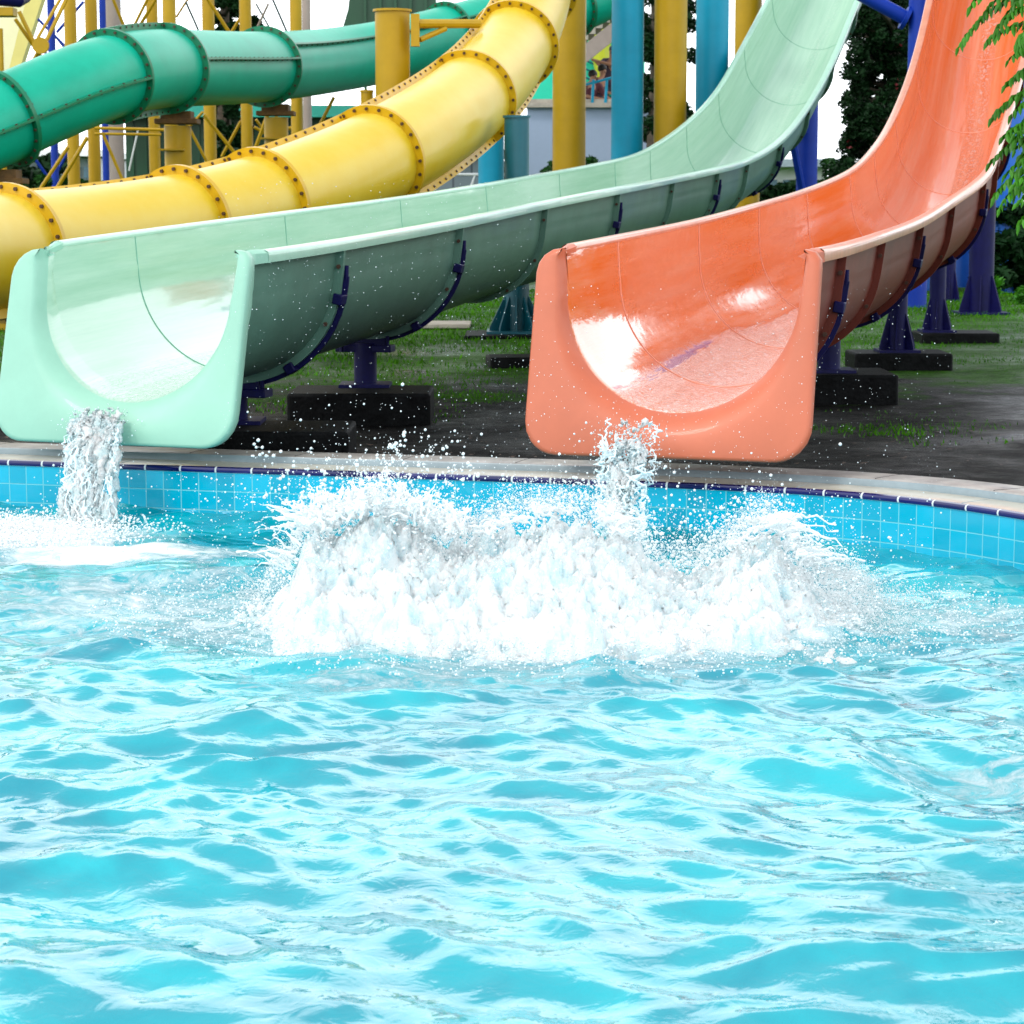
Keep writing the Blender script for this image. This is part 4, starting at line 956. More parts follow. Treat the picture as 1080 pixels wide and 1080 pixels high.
yc = [(-160, 285, 72), (-60, 272, 66), (60, 264, 61), (200, 243, 57), (290, 216, 54), (385, 177, 51), (446, 141, 48), (495, 108, 45), (532, 68, 42), (557, 22, 40), (570, -30, 38), (572, -90, 36)]
# ring positions along the curve (10 samples per control point)
yroot, yfr = tube_slide('tube_slide', yc, .45, M['yellow_tube'], M['yellow_flange'], [15, 30, 38, 52, 70, 84, 96], 'yellow closed tube slide curving up from the left above the mint slide', R(122))
gc = [(-150, 190, 47), (-60, 155, 46), (10, 123, 45), (62, 100, 44), (112, 80, 43), (158, 71, 41), (210, 72, 38.5), (270, 72, 36.5), (330, 67, 33), (397, 57, 32), (440, 47, 31), (500, 30, 30), (560, 14, 29.5), (612, 8, 29), (650, -16, 28.5), (690, -50, 28)]
grt, gfr = tube_slide('tube_slide', gc, .45, M['green_tube'], M['green_flange'], [20, 41, 53, 71, 105, 129], 'green closed tube slide running across the upper left', R(203), seam_seg=[178, 178, 92, 192, 214, 210, 205])

# yellow carriers under the green tube
def carrier(x, y, i, label):
    c, t_, s_, u = gfr(i); z1 = c.z-.45-.22
    t = column('tube_support', c.x, c.y, -.2, z1, .16, M['ochre'], label, 'ochre posts carrying the green tube', gus=False)
    b = MB(); b.box((c.x, c.y, z1+.05), .5, .35, .06); b.box((c.x, c.y, z1+.12), .36, .3, .10); b.build('saddle_head', M['rust'], t, True, 30, bevel=.01)
    b = MB(); b.box((c.x-.05, c.y-.05, z1-.28), .30, .36, .02); b.build('shelf_plate', M['ochre'], t)
carrier(178, 120, 55, 'stout ochre post with a rusty head under the first bend of the green tube')
carrier(10, 185, 19, 'ochre post with a rusty bracket under the green tube at the left edge')
carrier(287, 115, 73, 'ochre post behind the yellow tube carrying the straight of the green tube')

# ------------------------------------------------------------------ lattice tower at the left
def post(x, w, Y, m, label, ytop=-90, group='posts of the tower behind the green tube'):
    a = at(x, 100, Y); o = MB(); r = pr(w/2, Y); zt = at(x, ytop, Y).z
    o.tube([(a.x, Y, -.3), (a.x, Y, zt)], r, 14); return tag(o.build('tower_post', m, None, True, 40), label, 'post', group)
posts = [(76, 13, 38, 'ochre', 'ochre tower post, left one of the close pair at the left'), (98, 13, 38.5, 'ochre', 'ochre tower post, right one of the close pair at the left'),
         (162, 12, 39, 'ochre', 'ochre tower post, left one of the pair over the first green bend'), (180, 14, 36, 'ochre', 'ochre tower post, right one of the pair over the first green bend'),
         (221, 13, 38, 'ochre', 'ochre tower post just left of the dark narrow tree'), (260, 12.5, 37, 'ochre', 'ochre tower post just right of the dark narrow tree'),
         (313, 12.5, 36, 'ochre', 'ochre tower post beside the beige one'), (324, 9, 39, 'beige', 'beige post showing right of an ochre one'),
         (121, 17, 44, 'beige', 'broad beige post between the two ochre pairs'), (56, 8, 40, 'blue', 'thin blue post left of the first ochre pair'), (110, 7, 41, 'blue', 'thin blue post touching the broad beige one'), (2, 6, 37, 'ochre', 'ochre post cut by the left edge of the picture')]
for x, w, Y, m, lb in posts: post(x, w, Y, M[m], lb, ytop=30 if x == 2 else -90)
M['darksteel'] = mat('dark steel', (.03, .06, .06), .5)
braces = [((20, 12), (62, 100), 37, 'ochre', 2.2), ((16, 20), (38, 52), 37, 'ochre', 2), ((48, 45), (72, -5), 37, 'ochre', 2.2), ((40, 40), (66, -5), 37, 'ochre', 1.8), ((42, 52), (30, 75), 37, 'ochre', 2.5), ((118, -4), (130, 26), 37.5, 'ochre', 1.8), ((165, -2), (148, 26), 37.5, 'ochre', 1.8), ((158, -6), (140, 30), 37.5, 'ochre', 1.6),
          ((216, -6), (243, 36), 37, 'ochre', 2), ((262, 5), (243, 36), 37, 'ochre', 1.8), ((270, 4), (288, 36), 37.6, 'darksteel', 1), ((283, 4), (268, 36), 37.4, 'beige', 1.3), ((287, -2), (304, 37), 37.6, 'darksteel', 1.2), ((196, 2), (211, 36), 38.6, 'darksteel', 1.2), ((200, -4), (186, 18), 38.6, 'ochre', 1.2),
          ((72, 155), (42, 200), 37, 'ochre', 2), ((92, 145), (58, 202), 37, 'ochre', 2.2), ((108, 140), (132, 196), 37, 'ochre', 1.8), ((100, 135), (175, 137), 37, 'ochre', 1.7), ((100, 141), (170, 142), 37, 'ochre', 1.5), ((48, 55), (60, 90), 40, 'blue', 1.5), ((40, 20), (70, 50), 41, 'blue', 1.5), ((88, 2), (60, 34), 41, 'blue', 1.6), ((60, 40), (92, 80), 41, 'blue', 1.4),
          ((215, 121), (253, 168), 36.5, 'ochre', 2), ((254, 128), (234, 165), 37, 'ochre', 1.8), ((196, 128), (218, 170), 37, 'ochre', 1.6), ((214, 118), (192, 142), 37, 'ochre', 1.5), ((285, 113), (268, 160), 36.5, 'ochre', 2.2), ((288, 113), (302, 152), 37, 'ochre', 1.7), ((270, 126), (290, 155), 37.5, 'ochre', 1.5), ((268, 134), (302, 153), 37, 'ochre', 1.8), ((352, 103), (332, 142), 33, 'ochre', 1.9), ((280, 137), (310, 135), 39, 'ochre', 2), ((146, 135), (136, 180), 41, 'white', 1), ((35, 165), (60, 200), 40, 'blue', 1.7), ((72, 160), (50, 200), 40.5, 'blue', 1.6)]
GB = 'diagonal braces of the tower'
gone = set()
for k, (a, b_, Y, m, w) in enumerate(braces):
    o = MB(); o.tube([at(*a, Y), at(*b_, Y+.2)], pr(w, Y), 7)
    cx = 'upper' if a[1] < 100 else 'lower'
    tag(o.build('brace_bar', M[m], None, True, 40), 'thin diagonal steel brace bar of the tower at the upper left', 'brace', GB)
o = MB(); c = at(43, 48, 36.8); o.tube([c-Vector((0, .04, 0)), c+Vector((0, .04, 0))], pr(8.5, 37), 20); tag(o.build('gusset_disc', M['ochre'], None, True, 40), 'round ochre plate where the braces meet at the upper left', 'joint plate')
# cream panel with sloping beam
t = empty('cream_ramp', tuple(at(20, 60, 42)), 'cream sloping panel edged by a pale yellow beam in the upper left corner', 'ramp')
o = MB(); q = [at(-60, -90, 42.6), at(40, -90, 42.6), at(40, -5, 42.6), at(15, 70, 42.6), at(-10, 150, 42.6), at(-60, 150, 42.6)]
o.add(q+[v+Vector((0, .15, 0)) for v in q], [tuple(range(6)), tuple(range(11, 5, -1))]+[(i, i+6, (i+1) % 6+6, (i+1) % 6) for i in range(6)]); o.build('panel', M['cream'], t, False)
o = MB(); q = [at(37, -40, 42), at(57, -40, 42), at(20, 75, 42), at(9, 75, 42)]; o.add(q+[v+Vector((0, .3, 0)) for v in q], [(0, 1, 2, 3), (7, 6, 5, 4)]+[(i, i+4, (i+1) % 4+4, (i+1) % 4) for i in range(4)]); o.build('beam', M['creambeam'], t, False)
t = empty('pipe_end', tuple(at(10, 10, 33)), 'dark blue pipe on an ochre bracket cut by the top left corner', 'pipe')
o = MB(); o.tube([at(-30, -6, 33), at(20, -2, 33), at(26, -4, 33.6)], [.13, .13, .10], 14); o.build('pipe', M['navy'], t)
o = MB(); o.box(at(4, 13, 33.1), .32, .3, .12); o.build('bracket', M['ochre'], t, True, 30, bevel=.01)

# ------------------------------------------------------------------ buildings and far things
def bbox(name, x0, x1, y0, y1, Y, dep, m, label, cat, base=-.3):
    a = at(x0, y0, Y); b = at(x1, y0, Y); t = empty(name, ((a.x+b.x)/2, Y, base), label, cat); zt = a.z; zb = at(x0, y1, Y).z if y1 else base
    o = MB(); o.box(((a.x+b.x)/2, Y+dep/2, (zt+zb)/2), b.x-a.x, dep, zt-zb); o.build('wall', m, t, True, 30); return t, a, b, zt, zb
t, a, b, zt, zb = bbox('green_shed', 132, 440, 124, None, 46, 5, M['darkgreen'], 'dark green sheet-metal shed behind the tower, under the green tube', 'shed')
o = MB(); o.box(((a.x+b.x)/2, 48.4, zt+.10), (b.x-a.x)+.5, 6, .22); o.build('roof', M['tealroof'], t, True, 30)
o = MB()
for k in range(22): xx = a.x+(b.x-a.x)*(k+.5)/22; o.box((xx, 45.98, (zt+zb)/2), .06, .05, zt-zb)
o.build('sheet_ribs', M['darkgreen'], t, True, 30)
# dark green curved shield upper centre
t = empty('curved_shield', tuple(at(400, 20, 44)), 'dark green shield with a curved left edge behind the capped ochre column', 'shield')
o = MB(); q = [at(460, -120, 44), at(460, 75, 44)]+[at(360+38*(1-math.cos(a_))-0, 40+0-70*math.sin(a_), 44) if 0 else at(x_, y_, 44) for a_, x_, y_ in [(0, 355, 75), (0, 357, 40), (0, 362, 27), (0, 367, 10), (0, 369, -8), (0, 367, -30), (0, 358, -60), (0, 345, -90), (0, 320, -120)]]
n_ = len(q); o.add(q+[v+Vector((0, .12, 0)) for v in q], [tuple(range(n_)), tuple(range(2*n_-1, n_-1, -1))]+[(i, i+n_, (i+1) % n_+n_, (i+1) % n_) for i in range(n_)]); o.build('panel', M['darkgreen'], t, False)
o = MB()
for k in range(5): o.box(at(385+k*16, 10, 43.95), .05, .06, 4.2)
o.build('sheet_ribs', M['darkgreen'], t, False)
# pale wall under the stairs
t, a, b, zt, zb = bbox('pale_wall', 556, 700, 113, None, 52, .4, M['palewall'], 'pale blue-white rendered wall below the stairs', 'wall')
o = MB(); o.box(((a.x+b.x)/2, 52.15, zt+.04), b.x-a.x+.1, .6, .1); o.build('wall_cap', M['concrete'], t)
# grey tile wall
a = at(380, 160, 38); b = at(512, 160, 38); t = empty('tiled_wall', ((a.x+b.x)/2, 38, -.3), 'grey tiled wall between the yellow tube and the aqua column', 'wall')
zt = at(480, 166, 38).z; o = MB(); o.add([(a.x, 38, -.3), (b.x, 38, -.3), (b.x, 38, zt), (a.x, 38, zt), (a.x, 38.3, -.3), (b.x, 38.3, -.3), (b.x, 38.3, zt), (a.x, 38.3, zt)], [(0, 1, 2, 3), (3, 2, 6, 7), (5, 4, 7, 6), (1, 5, 6, 2), (4, 0, 3, 7)], [(0, 0), (b.x-a.x, 0), (b.x-a.x, zt+.3), (0, zt+.3)]*2); o.build('wall', M['tilewall'], t, False, uv=True)
o = MB(); o.box(((a.x+b.x)/2, 38.1, zt+.03), b.x-a.x, .5, .06); o.build('wall_cap', M['riser'], t)
t = empty('handrail', tuple(at(470, 190, 36)), 'white handrail in front of the grey tiled wall', 'railing')
o = MB(); 
for dx in (0, 26): o.tube([at(455+dx*1.5, 205, 36), at(470+dx*1.2, 184, 36), at(520+dx, 184, 36)], .022, 7)
o.build('rail', M['white'], t)
# far low buildings
t, a, b, zt, zb = bbox('far_building', 790, 872, 176, None, 110, 10, M['white'], 'white low building far away right of the blue column', 'building')
o = MB(); o.box(((a.x+b.x)/2, 114, zt+.15), b.x-a.x+1.5, 13, .35); o.build('roof', M['riser'], t, True, 30)
o = MB()
for k in range(5): o.box((a.x+(b.x-a.x)*(k+.5)/5, 109.95, zt-.9), .45, .1, .6)
o.build('windows', M['glassb'], t)
t, a, b, zt, zb = bbox('far_building', 30, 98, 166, None, 95, 10, M['riser'], 'bluish low building far away behind the first ochre pair', 'building')
o = MB(); o.box(((a.x+b.x)/2, 99, zt+.15), b.x-a.x+1, 11, .25); o.build('roof', M['white'], t, True, 30)
o = MB()
for k in range(6): o.box((a.x+(b.x-a.x)*(k+.5)/6, 94.95, zt-.6), .3, .1, .45)
o.build('windows', M['glassb'], t)

# stairs with people
t = empty('staircase', tuple(at(632, 112, 53)), 'beige staircase with blue rails seen between the ochre and aqua columns', 'staircase')
o = MB(); n_ = 12
for k in range(n_):
    f = k/n_; c = at(585+90*f, 62-72*f, 53); o.box(c, 90/n_/F*53*1.02, 2.0, .30)
o.build('flight', M['concrete'], t, True, 30)
o = MB(); A0 = at(585, 72, 52); B0 = at(680, -4, 52); q = [A0, B0, B0+Vector((0, 0, -.42)), A0+Vector((0, 0, -.42))]; o.add(q+[v+Vector((0, .25, 0)) for v in q], [(0, 1, 2, 3), (7, 6, 5, 4)]+[(i, i+4, (i+1) % 4+4, (i+1) % 4) for i in range(4)]); o.build('stringer', M['beige'], t, False)
o = MB(); c = at(632, 110, 53.5); o.box((c.x, 53.6, c.z), 3.2, 2.4, .14); o.build('landing', M['concrete'], t)
o = MB()
for x_ in (612, 624, 638, 650): o.tube([at(x_, 122, 52.4), at(x_+2, 84, 52.4)], .035, 7)
o.tube([at(600, 94, 52.4), at(660, 78, 52.4)], .03, 7); o.tube([at(600, 122, 52.4), at(660, 122, 52.4)], .03, 7); o.build('rail', M['aqua'], t)
# bright panels behind stairs
t = empty('painted_hut', tuple(at(640, 80, 58)), 'mint green ribbed hut wall with a lime band behind the people on the stairs', 'hut')
o = MB(); a = at(556, 30, 58); b = at(680, 112, 58); o.box(((a.x+b.x)/2, 58.5, (a.z+b.z)/2), b.x-a.x, .8, a.z-b.z); o.build('wall', M['mintpanel'], t, False)
o = MB(); o.tube([at(640, 8, 57.9), at(632, 40, 57.9), at(636, 70, 57.9), at(642, 100, 57.9)], [.35, .28, .22, .18], 10); o.build('band', M['limepanel'], t)
o = MB()
for k in range(7): o.tube([at(600, 38+k*9, 57.9), at(650, 60+k*9, 57.9)], .025, 5)
o.build('wall_ribs', M['darkaqua'], t)

def person(px, yhead, Y, lean, shirt, label, armup=0, face=1):
    h = at(px, yhead, Y); s = 1.0; t = empty('person', (h.x, Y, h.z-1.52), label, 'person', None)
    base = Vector((h.x, Y, h.z))
    J = {'head': (0, 0, 0), 'top': (0, 0, .09), 'neck': (-.02, 0, -.14), 'chest': (-.02-lean*.3, 0, -.32), 'belly': (-.02-lean*.8, 0, -.58), 'pelvis': (-.02-lean, 0, -.74)}
    for sd, nm in ((-1, 'l'), (1, 'r')):
        J['sh'+nm] = (-.02-lean*.2+sd*.17, sd*.03, -.22)
        J['el'+nm] = (.05*face+sd*.20, -.12, -.46) if not armup else (.12*face+sd*.18, -.2, -.34)
        J['wr'+nm] = (.26*face+sd*.1, -.22, -.52) if not armup else (.42*face, -.24, -.22)
        J['hd'+nm] = (.33*face+sd*.1, -.25, -.54) if not armup else (.50*face, -.25, -.20)
        J['hp'+nm] = (-lean+sd*.09, 0, -.80); J['kn'+nm] = (-lean+sd*.11, -.04, -1.16); J['an'+nm] = (-lean+sd*.11, .02, -1.48); J['ft'+nm] = (-lean+sd*.12, -.14, -1.52)
    rad = {'head': .095, 'top': .06, 'neck': .05, 'chest': .135, 'belly': .12, 'pelvis': .13, 'sh': .06, 'el': .042, 'wr': .03, 'hd': .035, 'hp': .085, 'kn': .058, 'an': .04, 'ft': .035}
    edges = [('pelvis', 'belly'), ('belly', 'chest'), ('chest', 'neck'), ('neck', 'head'), ('head', 'top')]
    for n in 'lr': edges += [('chest', 'sh'+n), ('sh'+n, 'el'+n), ('el'+n, 'wr'+n), ('wr'+n, 'hd'+n), ('pelvis', 'hp'+n), ('hp'+n, 'kn'+n), ('kn'+n, 'an'+n), ('an'+n, 'ft'+n)]
    def skin(names, nm, m, infl, root_first):
        nl = [k for k in J if k in names]; nl.sort(key=lambda k: k != root_first)
        me = bpy.data.meshes.new(nm); off = wloc(t)
        me.from_pydata([tuple(base+Vector(J[k])-off) for k in nl], [(nl.index(a_), nl.index(b_)) for a_, b_ in edges if a_ in nl and b_ in nl], [])
        ob = bpy.data.objects.new(nm, me); COL.objects.link(ob); ob.parent = t; me.materials.append(m)
        sk = ob.modifiers.new('skin', 'SKIN'); sk.use_smooth_shade = True
        for i, k in enumerate(nl):
            r = rad.get(k, rad.get(k[:2], .05))+infl; me.skin_vertices[0].data[i].radius = (r, r)
            me.skin_vertices[0].data[i].use_root = (i == 0)
        ss = ob.modifiers.new('sub', 'SUBSURF'); ss.levels = 1; ss.render_levels = 2; return ob
    skin(set(J), 'body', M['skin'], 0, 'pelvis')
    skin({'belly', 'chest', 'shl', 'shr', 'ell', 'elr'} | {'pelvis'}, 'shirt', shirt, .016, 'chest')
    skin({'pelvis', 'hpl', 'hpr', 'knl', 'knr', 'anl', 'anr'}, 'trousers', M['trouser'], .018, 'pelvis')
    v, f = ICO2; vv = v*np.array([.108, .112, .10])+np.array([-.02*face, .015, .045]); keep = v[:, 2] > -.35
    off = np.array(wloc(t)); np_mesh('hair', vv+np.array(base)-off, f, M['hair'], t, True)
    fm = MB()
    for sx in (-.03, .03): fm.box(base+Vector((sx+.04*face, -.088, 0)), .018, .012, .01)
    fm.box(base+Vector((.04*face, -.10, -.03)), .02, .03, .03); fm.box(base+Vector((.04*face, -.088, -.06)), .04, .01, .01); fm.build('face_features', M['hair'], t)
person(626, 80, 53.0, .10, M['shirt2'], 'person in a maroon top standing on the stairs next to the ochre column', 0, 1)
person(636, 74, 53.6, .16, M['shirt'], 'dark-haired person in a dark top leaning forward in the middle of the stairs', 0, 1)
person(646, 54, 54.2, .05, M['shirt'], 'person half hidden by the aqua column with one arm stretched out', 1, -1)

# ------------------------------------------------------------------ vegetation
def leaf_cloud(cl, n_per, size, flat=.5, seed=1, droop=0.0):
    """cl: list of (x,y,z,rx,ry,rz); rhombic leaves spread through each clump"""
    r = np.random.default_rng(seed); cl = np.array(cl); k = len(cl); n = k*n_per
    c = np.repeat(cl, n_per, 0); d = r.normal(size=(n, 3)); d /= np.linalg.norm(d, axis=1)[:, None]; rad = r.random((n, 1))**.45
    P = c[:, :3]+d*rad*c[:, 3:6]
    P[:, 2] -= droop*np.linalg.norm(d[:, :2]*rad, axis=1)**2*c[:, 3]
    a = r.normal(size=(n, 3)); a[:, 2] *= flat; a[:, 2] -= droop; a /= np.linalg.norm(a, axis=1)[:, None]
    b = np.cross(a, r.normal(size=(n, 3))); b /= np.linalg.norm(b, axis=1)[:, None]
    s = (size*r.uniform(.6, 1.4, (n, 1)))
    V = np.stack([P-a*s, P+b*s*.45, P+a*s, P-b*s*.45], 1).reshape(-1, 3)
    return V, np.arange(n*4).reshape(-1, 4)
def tree(name, x, Y, r0, ztop, clumps, n_per, size, m, label, group=None, lean=0, droop=0, flowers=0, seed=1, branches=True, wob=.15):
    g = Vector((x, Y, -.3)); t = empty(name, tuple(g), label, 'tree' if 'tree' in name or 'ash' in name else 'shrub', group)
    rr = random.Random(seed); tr = MB(); pts = [g+Vector((lean*k/6*ztop+rr.gauss(0, wob*.2), rr.gauss(0, .05), (ztop+.3)*k/6)) for k in range(7)]
    tr.tube(pts, [r0*(1-.12*k) for k in range(7)], 10)
    if branches:
        for c in clumps[::2]:
            e = Vector(c[:3]); f = min(.95, max(.15, (e.z-.3*abs(e.x-x))/ztop)); s_ = pts[0].lerp(pts[-1], f)
            md = s_.lerp(e, .5)+Vector((0, 0, .08)); tr.tube([s_, md, e], [r0*.35*(1-.5*f)+.01, r0*.2+.008, .008], 6)
    tr.build('trunk', M['bark'], t, True, 0)
    V, Fq = leaf_cloud(clumps, n_per, size, seed=seed, droop=droop); np_mesh('crown', V-np.array(g), Fq, m, t)
    if flowers:
        cl = [clumps[i] for i in np.random.default_rng(seed).choice(len(clumps), flowers)]
        V, Fq = leaf_cloud([(c[0]+rr.gauss(0, .3)*c[3], c[1]-c[4]*.9, c[2]+rr.gauss(0, .3)*c[5], .12, .12, .10) for c in cl], 7, .045, seed=seed+5); np_mesh('flowers', V-np.array(g), Fq, M['petal'], t)
    return t
def pclumps(spec, Y, seed, dy=.8):
    """(px, py, rpx) at depth about Y"""
    rr = random.Random(seed); out = []
    for x, y, r in spec:
        yy = Y+rr.gauss(0, dy); q = at(x, y, yy); s = pr(r, yy); out.append((q.x, q.y, q.z, s, s, s*.7))
    return out
rr = random.Random(4)
# tree with red blossoms between the slides
sp_ = []
for y in range(-90, 215, 11):
    half = np.interp(y, [-90, 0, 40, 110, 160, 215], [20, 30, 38, 40, 40, 62])
    for k in range(10): sp_.append((935+rr.uniform(-1, .75)*half+(0 if y < 150 else -8), y+rr.uniform(-7, 7), rr.uniform(8, 14)))
q = at(945, 200, 40); tree('flowering_tree', q.x, 40, .22, at(945, -70, 40).z, pclumps(sp_, 40, 3), 300, .042, M['leafdark'], 'tall dark tree with a few red flowers between the mint and orange slides', flowers=14, droop=.35, seed=3)
sp_ = [(rr.uniform(676, 735), rr.uniform(-60, 175), rr.uniform(9, 15)) for k in range(80)]
q = at(690, 200, 50); tree('broadleaf_tree', q.x, 50, .28, at(690, -40, 50).z, pclumps(sp_, 50, 5, 1.2), 360, .055, M['leafdark'], 'dark leafy tree seen in strips between the aqua and ochre columns', seed=5)
sp_ = [(240+rr.gauss(0, 9), rr.uniform(-80, 200), rr.uniform(6, 11)) for k in range(85)]
q = at(240, 200, 43); tree('narrow_tree', q.x, 43, .2, at(240, -60, 43).z, pclumps(sp_, 43, 6, .5), 280, .06, M['leafdark'], 'narrow dark tree between two ochre tower posts', seed=6, droop=.3)
# hedge and shrubs
def bush(x0, x1, y0, y1, Y, n, rp, m, label, seed, n_per=170, size=.07, group=None):
    r_ = random.Random(seed); sp = []
    for k in range(n):
        u = r_.random(); top = y0+(y1-y0)*.25*r_.random(); sp.append((x0+(x1-x0)*u, r_.uniform(top, y1), r_.uniform(rp*.6, rp*1.3)))
    q = at((x0+x1)/2, y1, Y); return tree('shrub', q.x, Y, .05, max(.4, at(x0, y0, Y).z*.6), pclumps(sp, Y, seed, .5), n_per, size, m, label, group, seed=seed, branches=False)
GS = 'shrubs and hedges behind the slides'
bush(796, 872, 190, 235, 44, 30, 12, M['leafdark'], 'dense dark clipped hedge behind the blue column', 8, group=GS)
bush(868, 905, 168, 225, 46, 22, 10, M['leafmid'], 'rounded green shrub right of the royal blue column', 9, group=GS)
bush(572, 598, 166, 200, 45, 14, 8, M['leafmid'], 'small green shrub below the pale wall, left of the ochre column', 10, group=GS)
bush(616, 650, 168, 200, 45, 14, 8, M['leafmid'], 'small green shrub below the pale wall, right of the ochre column', 11, group=GS)
bush(10, 60, 186, 215, 40, 20, 8, M['leafmid'], 'low plants above the yellow tube at the far left', 12, group=GS)
bush(62, 150, 190, 215, 42, 24, 8, M['leafmid'], 'low plants above the yellow tube below the ochre pair', 13, group=GS)
bush(1040, 1150, 215, 300, 34, 60, 18, M['leafdark'], 'tall black-green hedge at the right edge', 14, size=.09, group=GS)
bush(1045, 1150, 292, 325, 31, 30, 9, M['leaf'], 'bright green low plants at the foot of the dark hedge', 15, size=.06, group=GS)
bush(905, 1000, 285, 318, 38, 30, 9, M['leafmid'], 'low green plants behind the navy posts', 16, group=GS)
bush(395, 520, 305, 332, 37, 40, 9, M['leaf'], 'low green plants behind the mint slide underside', 17, size=.05, group=GS)
# far line of trees that closes the horizon
for k, (x0, x1, yy) in enumerate([(-500, -150, 150), (-150, 60, 168), (340, 480, 160), (500, 600, 170), (1040, 1300, 110), (1300, 1700, 130)]):
    sp = [(rr.uniform(x0, x1), yy+rr.uniform(0, 60), rr.uniform(14, 26)) for j in range(60)]
    q = at((x0+x1)/2, 200, 70); nm = ['dark tree mass far outside the left of the frame', 'dark tree beyond the left edge', 'dark tree behind the capped ochre column', 'dark tree behind the aqua pair', 'tall dark tree behind the right edge hedge', 'dark tree far outside the right of the frame'][k]
    tree('background_tree', q.x, 70, .3, max(2, at(600, yy, 70).z), pclumps(sp, 70, 30+k, 1.5), 130, .18, M['leafdark'], nm, 'background trees', seed=40+k)

# overhanging compound leaves at the top right
def compound(mb, p0, direction, length, n, side, ll):
    """one pinnate leaf: rachis curve with pairs of drooping leaflets"""
    d = direction.normalized(); pts = []; p_ = p0.copy(); v = d.copy()
    for k in range(n+1): pts.append(p_.copy()); v = (v+Vector((0, 0, -.07))).normalized(); p_ += v*length/n
    for k in range(1, n+1):
        tdir = (pts[k]-pts[k-1]).normalized(); sdir = tdir.cross(Vector((0, 0, 1))).normalized()
        for sg in ((-1, 1) if k < n else (0,)):
            out = (sdir*sg*.9+tdir*(.5 if sg else 1)+Vector((0, 0, -1.0+random.gauss(0, .2)))+Vector((random.gauss(0, .15), random.gauss(0, .15), 0))).normalized()
            L_ = ll*random.uniform(.8, 1.15)*(1-.35*abs(k/n-.4)); w = L_*.16; nrm = out.cross(Vector((random.gauss(0, .45), -1, random.gauss(0, .3)))).normalized(); b = pts[k]
            fold = out.cross(nrm).normalized()*w*.35; c0 = b; c1 = b+out*L_*.35; c2 = b+out*L_*.72-Vector((0, 0, L_*.04)); tip = b+out*L_-Vector((0, 0, L_*.10))
            w *= 1.25; mb.add([c0, c1+nrm*w+fold, c2+nrm*w*.7+fold, tip, c2-nrm*w*.7+fold, c1-nrm*w+fold, c1, c2], [(0, 1, 6), (0, 6, 5), (1, 2, 7, 6), (6, 7, 4, 5), (2, 3, 7), (7, 3, 4)])
    return pts
BT = empty('ash_tree', (4.9, 15.5, -.2), 'tree with long feathery leaves hanging in from the upper right corner', 'tree')
tr = MB(); tp = [Vector((4.9, 15.5, -.2)), Vector((4.85, 15.4, 1.2)), Vector((4.7, 15.3, 2.4)), Vector((4.4, 15.1, 3.4)), Vector((4.2, 15, 4.4))]; tr.tube(tp, [.13, .11, .09, .07, .04], 10)
lm = MB(); random.seed(31)
tipspec = [((1100, -10), (1000, 22), .9), ((1090, 20), (1042, 42), .4), ((1100, -25), (1040, 5), .6), ((1110, 30), (1066, 62), .5), ((1110, 60), (1062, 88), .5), ((1115, 85), (1044, 113), .55), ((1115, 120), (1058, 140), .5), ((1115, 135), (1042, 160), .6), ((1118, 160), (1045, 195), .6), ((1118, 150), (1062, 180), .5), ((1118, 190), (1060, 222), .5), ((1118, 210), (1064, 245), .5),
           ((1120, 230), (1070, 262), .5), ((1110, 0), (1060, 18), .5), ((1110, 5), (1075, 45), .4), ((1112, 90), (1070, 120), .5), ((1115, 180), (1076, 200), .4), ((1115, 100), (1072, 145), .4), ((1115, 165), (1052, 212), .4), ((1100, -40), (1020, -8), .5), ((1100, -20), (1050, 30), .5)]
rr = random.Random(77)
tipspec = [t_ for t_ in tipspec if t_[1][1] < 215]
for k in range(48):
    y = rr.uniform(40, 235); x = rr.uniform(1074, 1112)-max(0, 30-abs(y-180)*.4)*.3; tipspec.append(((1125, y-rr.uniform(15, 45)), (x, y), .5))
for k in range(260):      # the rest of the crown, beyond the frame
    y = rr.uniform(-260, 250); x = rr.uniform(1120, 1560); tipspec.append(((x+rr.uniform(-40, 40), y-rr.uniform(10, 40)), (x+rr.choice((-1, 1))*rr.uniform(30, 70), y), .5))
limbs = []
for k in range(11):
    y = -220+46*k; A0 = tp[1].lerp(tp[-1], (k+.5)/11 if k < 11 else 1); A0 = tp[-1].lerp(tp[1], k/11); B0 = at(1112+rr.uniform(0, 14), y+rr.uniform(-8, 8), 15.1); md = A0.lerp(B0, .55)+Vector((0, rr.uniform(-.2, .2), .12)); limbs += [A0.lerp(md, .5), md, md.lerp(B0, .5), B0]; tr.tube([A0, md, B0], [.032, .02, .006], 6)
    C0 = A0+Vector((rr.uniform(.8, 1.6), rr.uniform(-.6, .6), rr.uniform(.1, .6))); limbs += [A0.lerp(C0, .5), C0]; tr.tube([A0, A0.lerp(C0, .5)+Vector((0, 0, .08)), C0], [.032, .02, .006], 6)
for (a, b_, l) in tipspec:
    Yd = 15.1+rr.gauss(0, .3) if a[0] < 1130 else 15.2+rr.gauss(0, .6); A0 = at(*a, Yd); B0 = at(*b_, Yd-.1); L_ = (B0-A0).length
    compound(lm, A0, (B0-A0)+Vector((0, 0, L_*.35)), L_*1.05, max(7, int(L_/.034)), 1, .088)
    nl = min(limbs, key=lambda q_: (q_-A0).length); dl = nl-A0; 
    if dl.length > .5: dl = dl.normalized()*.5
    tr.tube([A0+dl, A0+dl*.5+Vector((0, 0, .03)), A0, A0.lerp(B0, .5)], [.007, .006, .005, .002], 5)
lm.build('crown', M['leaf'], BT, False); tr.build('trunk', M['bark'], BT, True, 0)

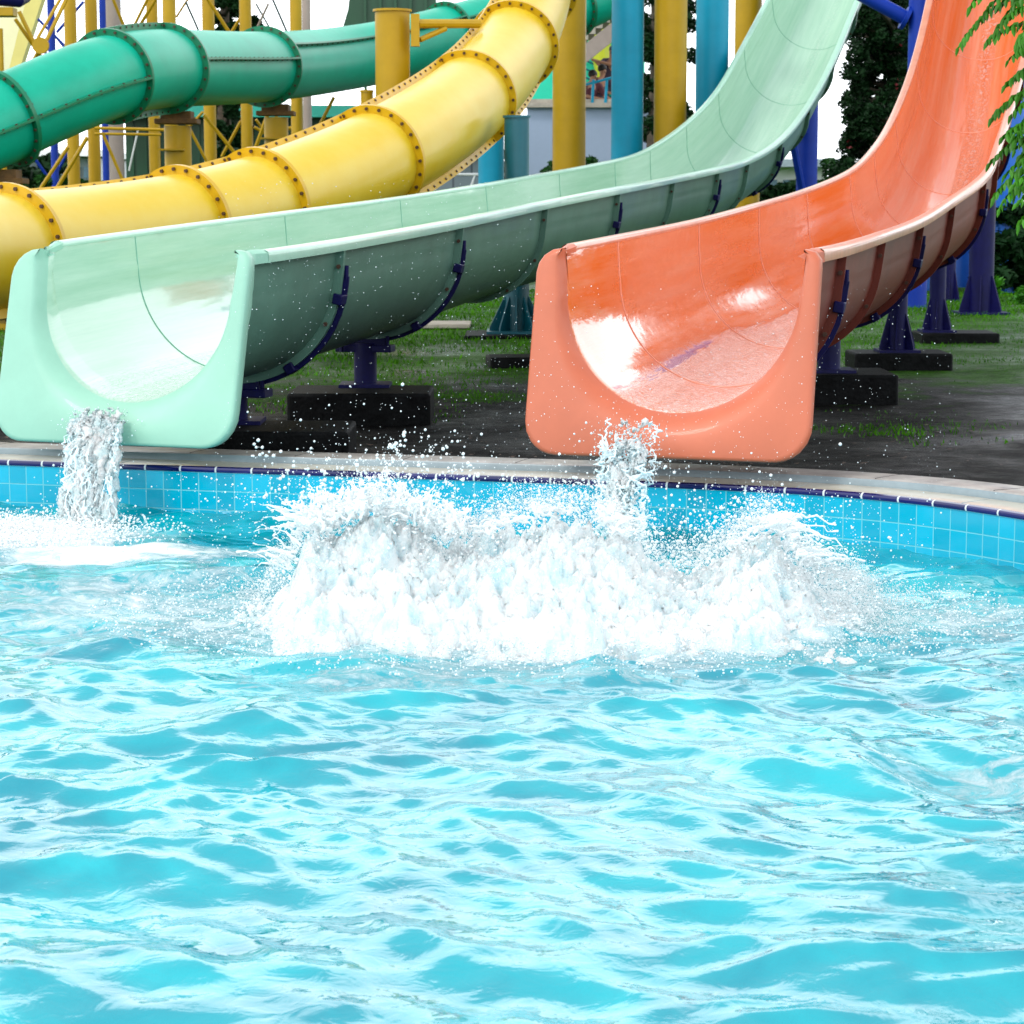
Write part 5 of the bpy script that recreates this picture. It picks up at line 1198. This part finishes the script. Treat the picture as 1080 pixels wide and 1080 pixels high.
# ------------------------------------------------------------------ light
w = bpy.data.worlds.new('World'); C.world = w; w.use_nodes = True; nt = w.node_tree; bg = nt.nodes['Background']
sky = nt.nodes.new('ShaderNodeTexSky'); sky.sky_type = 'NISHITA'; sky.sun_disc = False; sky.sun_elevation = R(52); sky.sun_rotation = R(-60); sky.air_density = 1; sky.dust_density = 3
mx = nt.nodes.new('ShaderNodeMix'); mx.data_type = 'RGBA'; mx.inputs[7].default_value = (22.5, 23.6, 24.2, 1)
tcw = nt.nodes.new('ShaderNodeTexCoord'); sxw = nt.nodes.new('ShaderNodeSeparateXYZ'); nt.links.new(tcw.outputs['Generated'], sxw.inputs[0]); mrw = nt.nodes.new('ShaderNodeMapRange'); mrw.interpolation_type = 'SMOOTHSTEP'
mrw.inputs[1].default_value = .60; mrw.inputs[2].default_value = .74; mrw.inputs[3].default_value = .97; mrw.inputs[4].default_value = .32; nzw = nt.nodes.new('ShaderNodeTexNoise'); nzw.inputs['Scale'].default_value = 2.5; nzw.inputs['Detail'].default_value = 6; nt.links.new(tcw.outputs['Generated'], nzw.inputs['Vector']); maw = nt.nodes.new('ShaderNodeMath'); maw.operation = 'MULTIPLY_ADD'; maw.inputs[1].default_value = .22; nt.links.new(nzw.outputs['Fac'], maw.inputs[0]); nt.links.new(sxw.outputs['Z'], maw.inputs[2]); nt.links.new(maw.outputs[0], mrw.inputs[0]); nt.links.new(mrw.outputs[0], mx.inputs[0])
nt.links.new(sky.outputs[0], mx.inputs[6]); nt.links.new(mx.outputs[2], bg.inputs['Color']); bg.inputs['Strength'].default_value = .15
sd = bpy.data.lights.new('sun', 'SUN'); sd.energy = 2.0; sd.angle = R(12); sd.color = (1, .97, .92); so = bpy.data.objects.new('sun', sd); COL.objects.link(so)
el, az = R(52), R(-60)   # from the upper left, a little in front of the camera side
dirv = Vector((-math.cos(el)*.75, -math.cos(el)*.66, math.sin(el))); so.rotation_euler = dirv.to_track_quat('Z', 'Y').to_euler()
sky.sun_rotation = math.atan2(dirv.x, dirv.y)
C.view_settings.view_transform = 'Standard'; C.view_settings.look = 'None'; C.view_settings.exposure = -0.40; C.view_settings.gamma = 1
C.render.engine = 'CYCLES'
C.cycles.max_bounces = 12; C.cycles.diffuse_bounces = 9; C.cycles.transparent_max_bounces = 12; C.cycles.transmission_bounces = 6; C.cycles.caustics_reflective = False; C.cycles.caustics_refractive = False
C.render.resolution_x = 1024; C.render.resolution_y = 1024
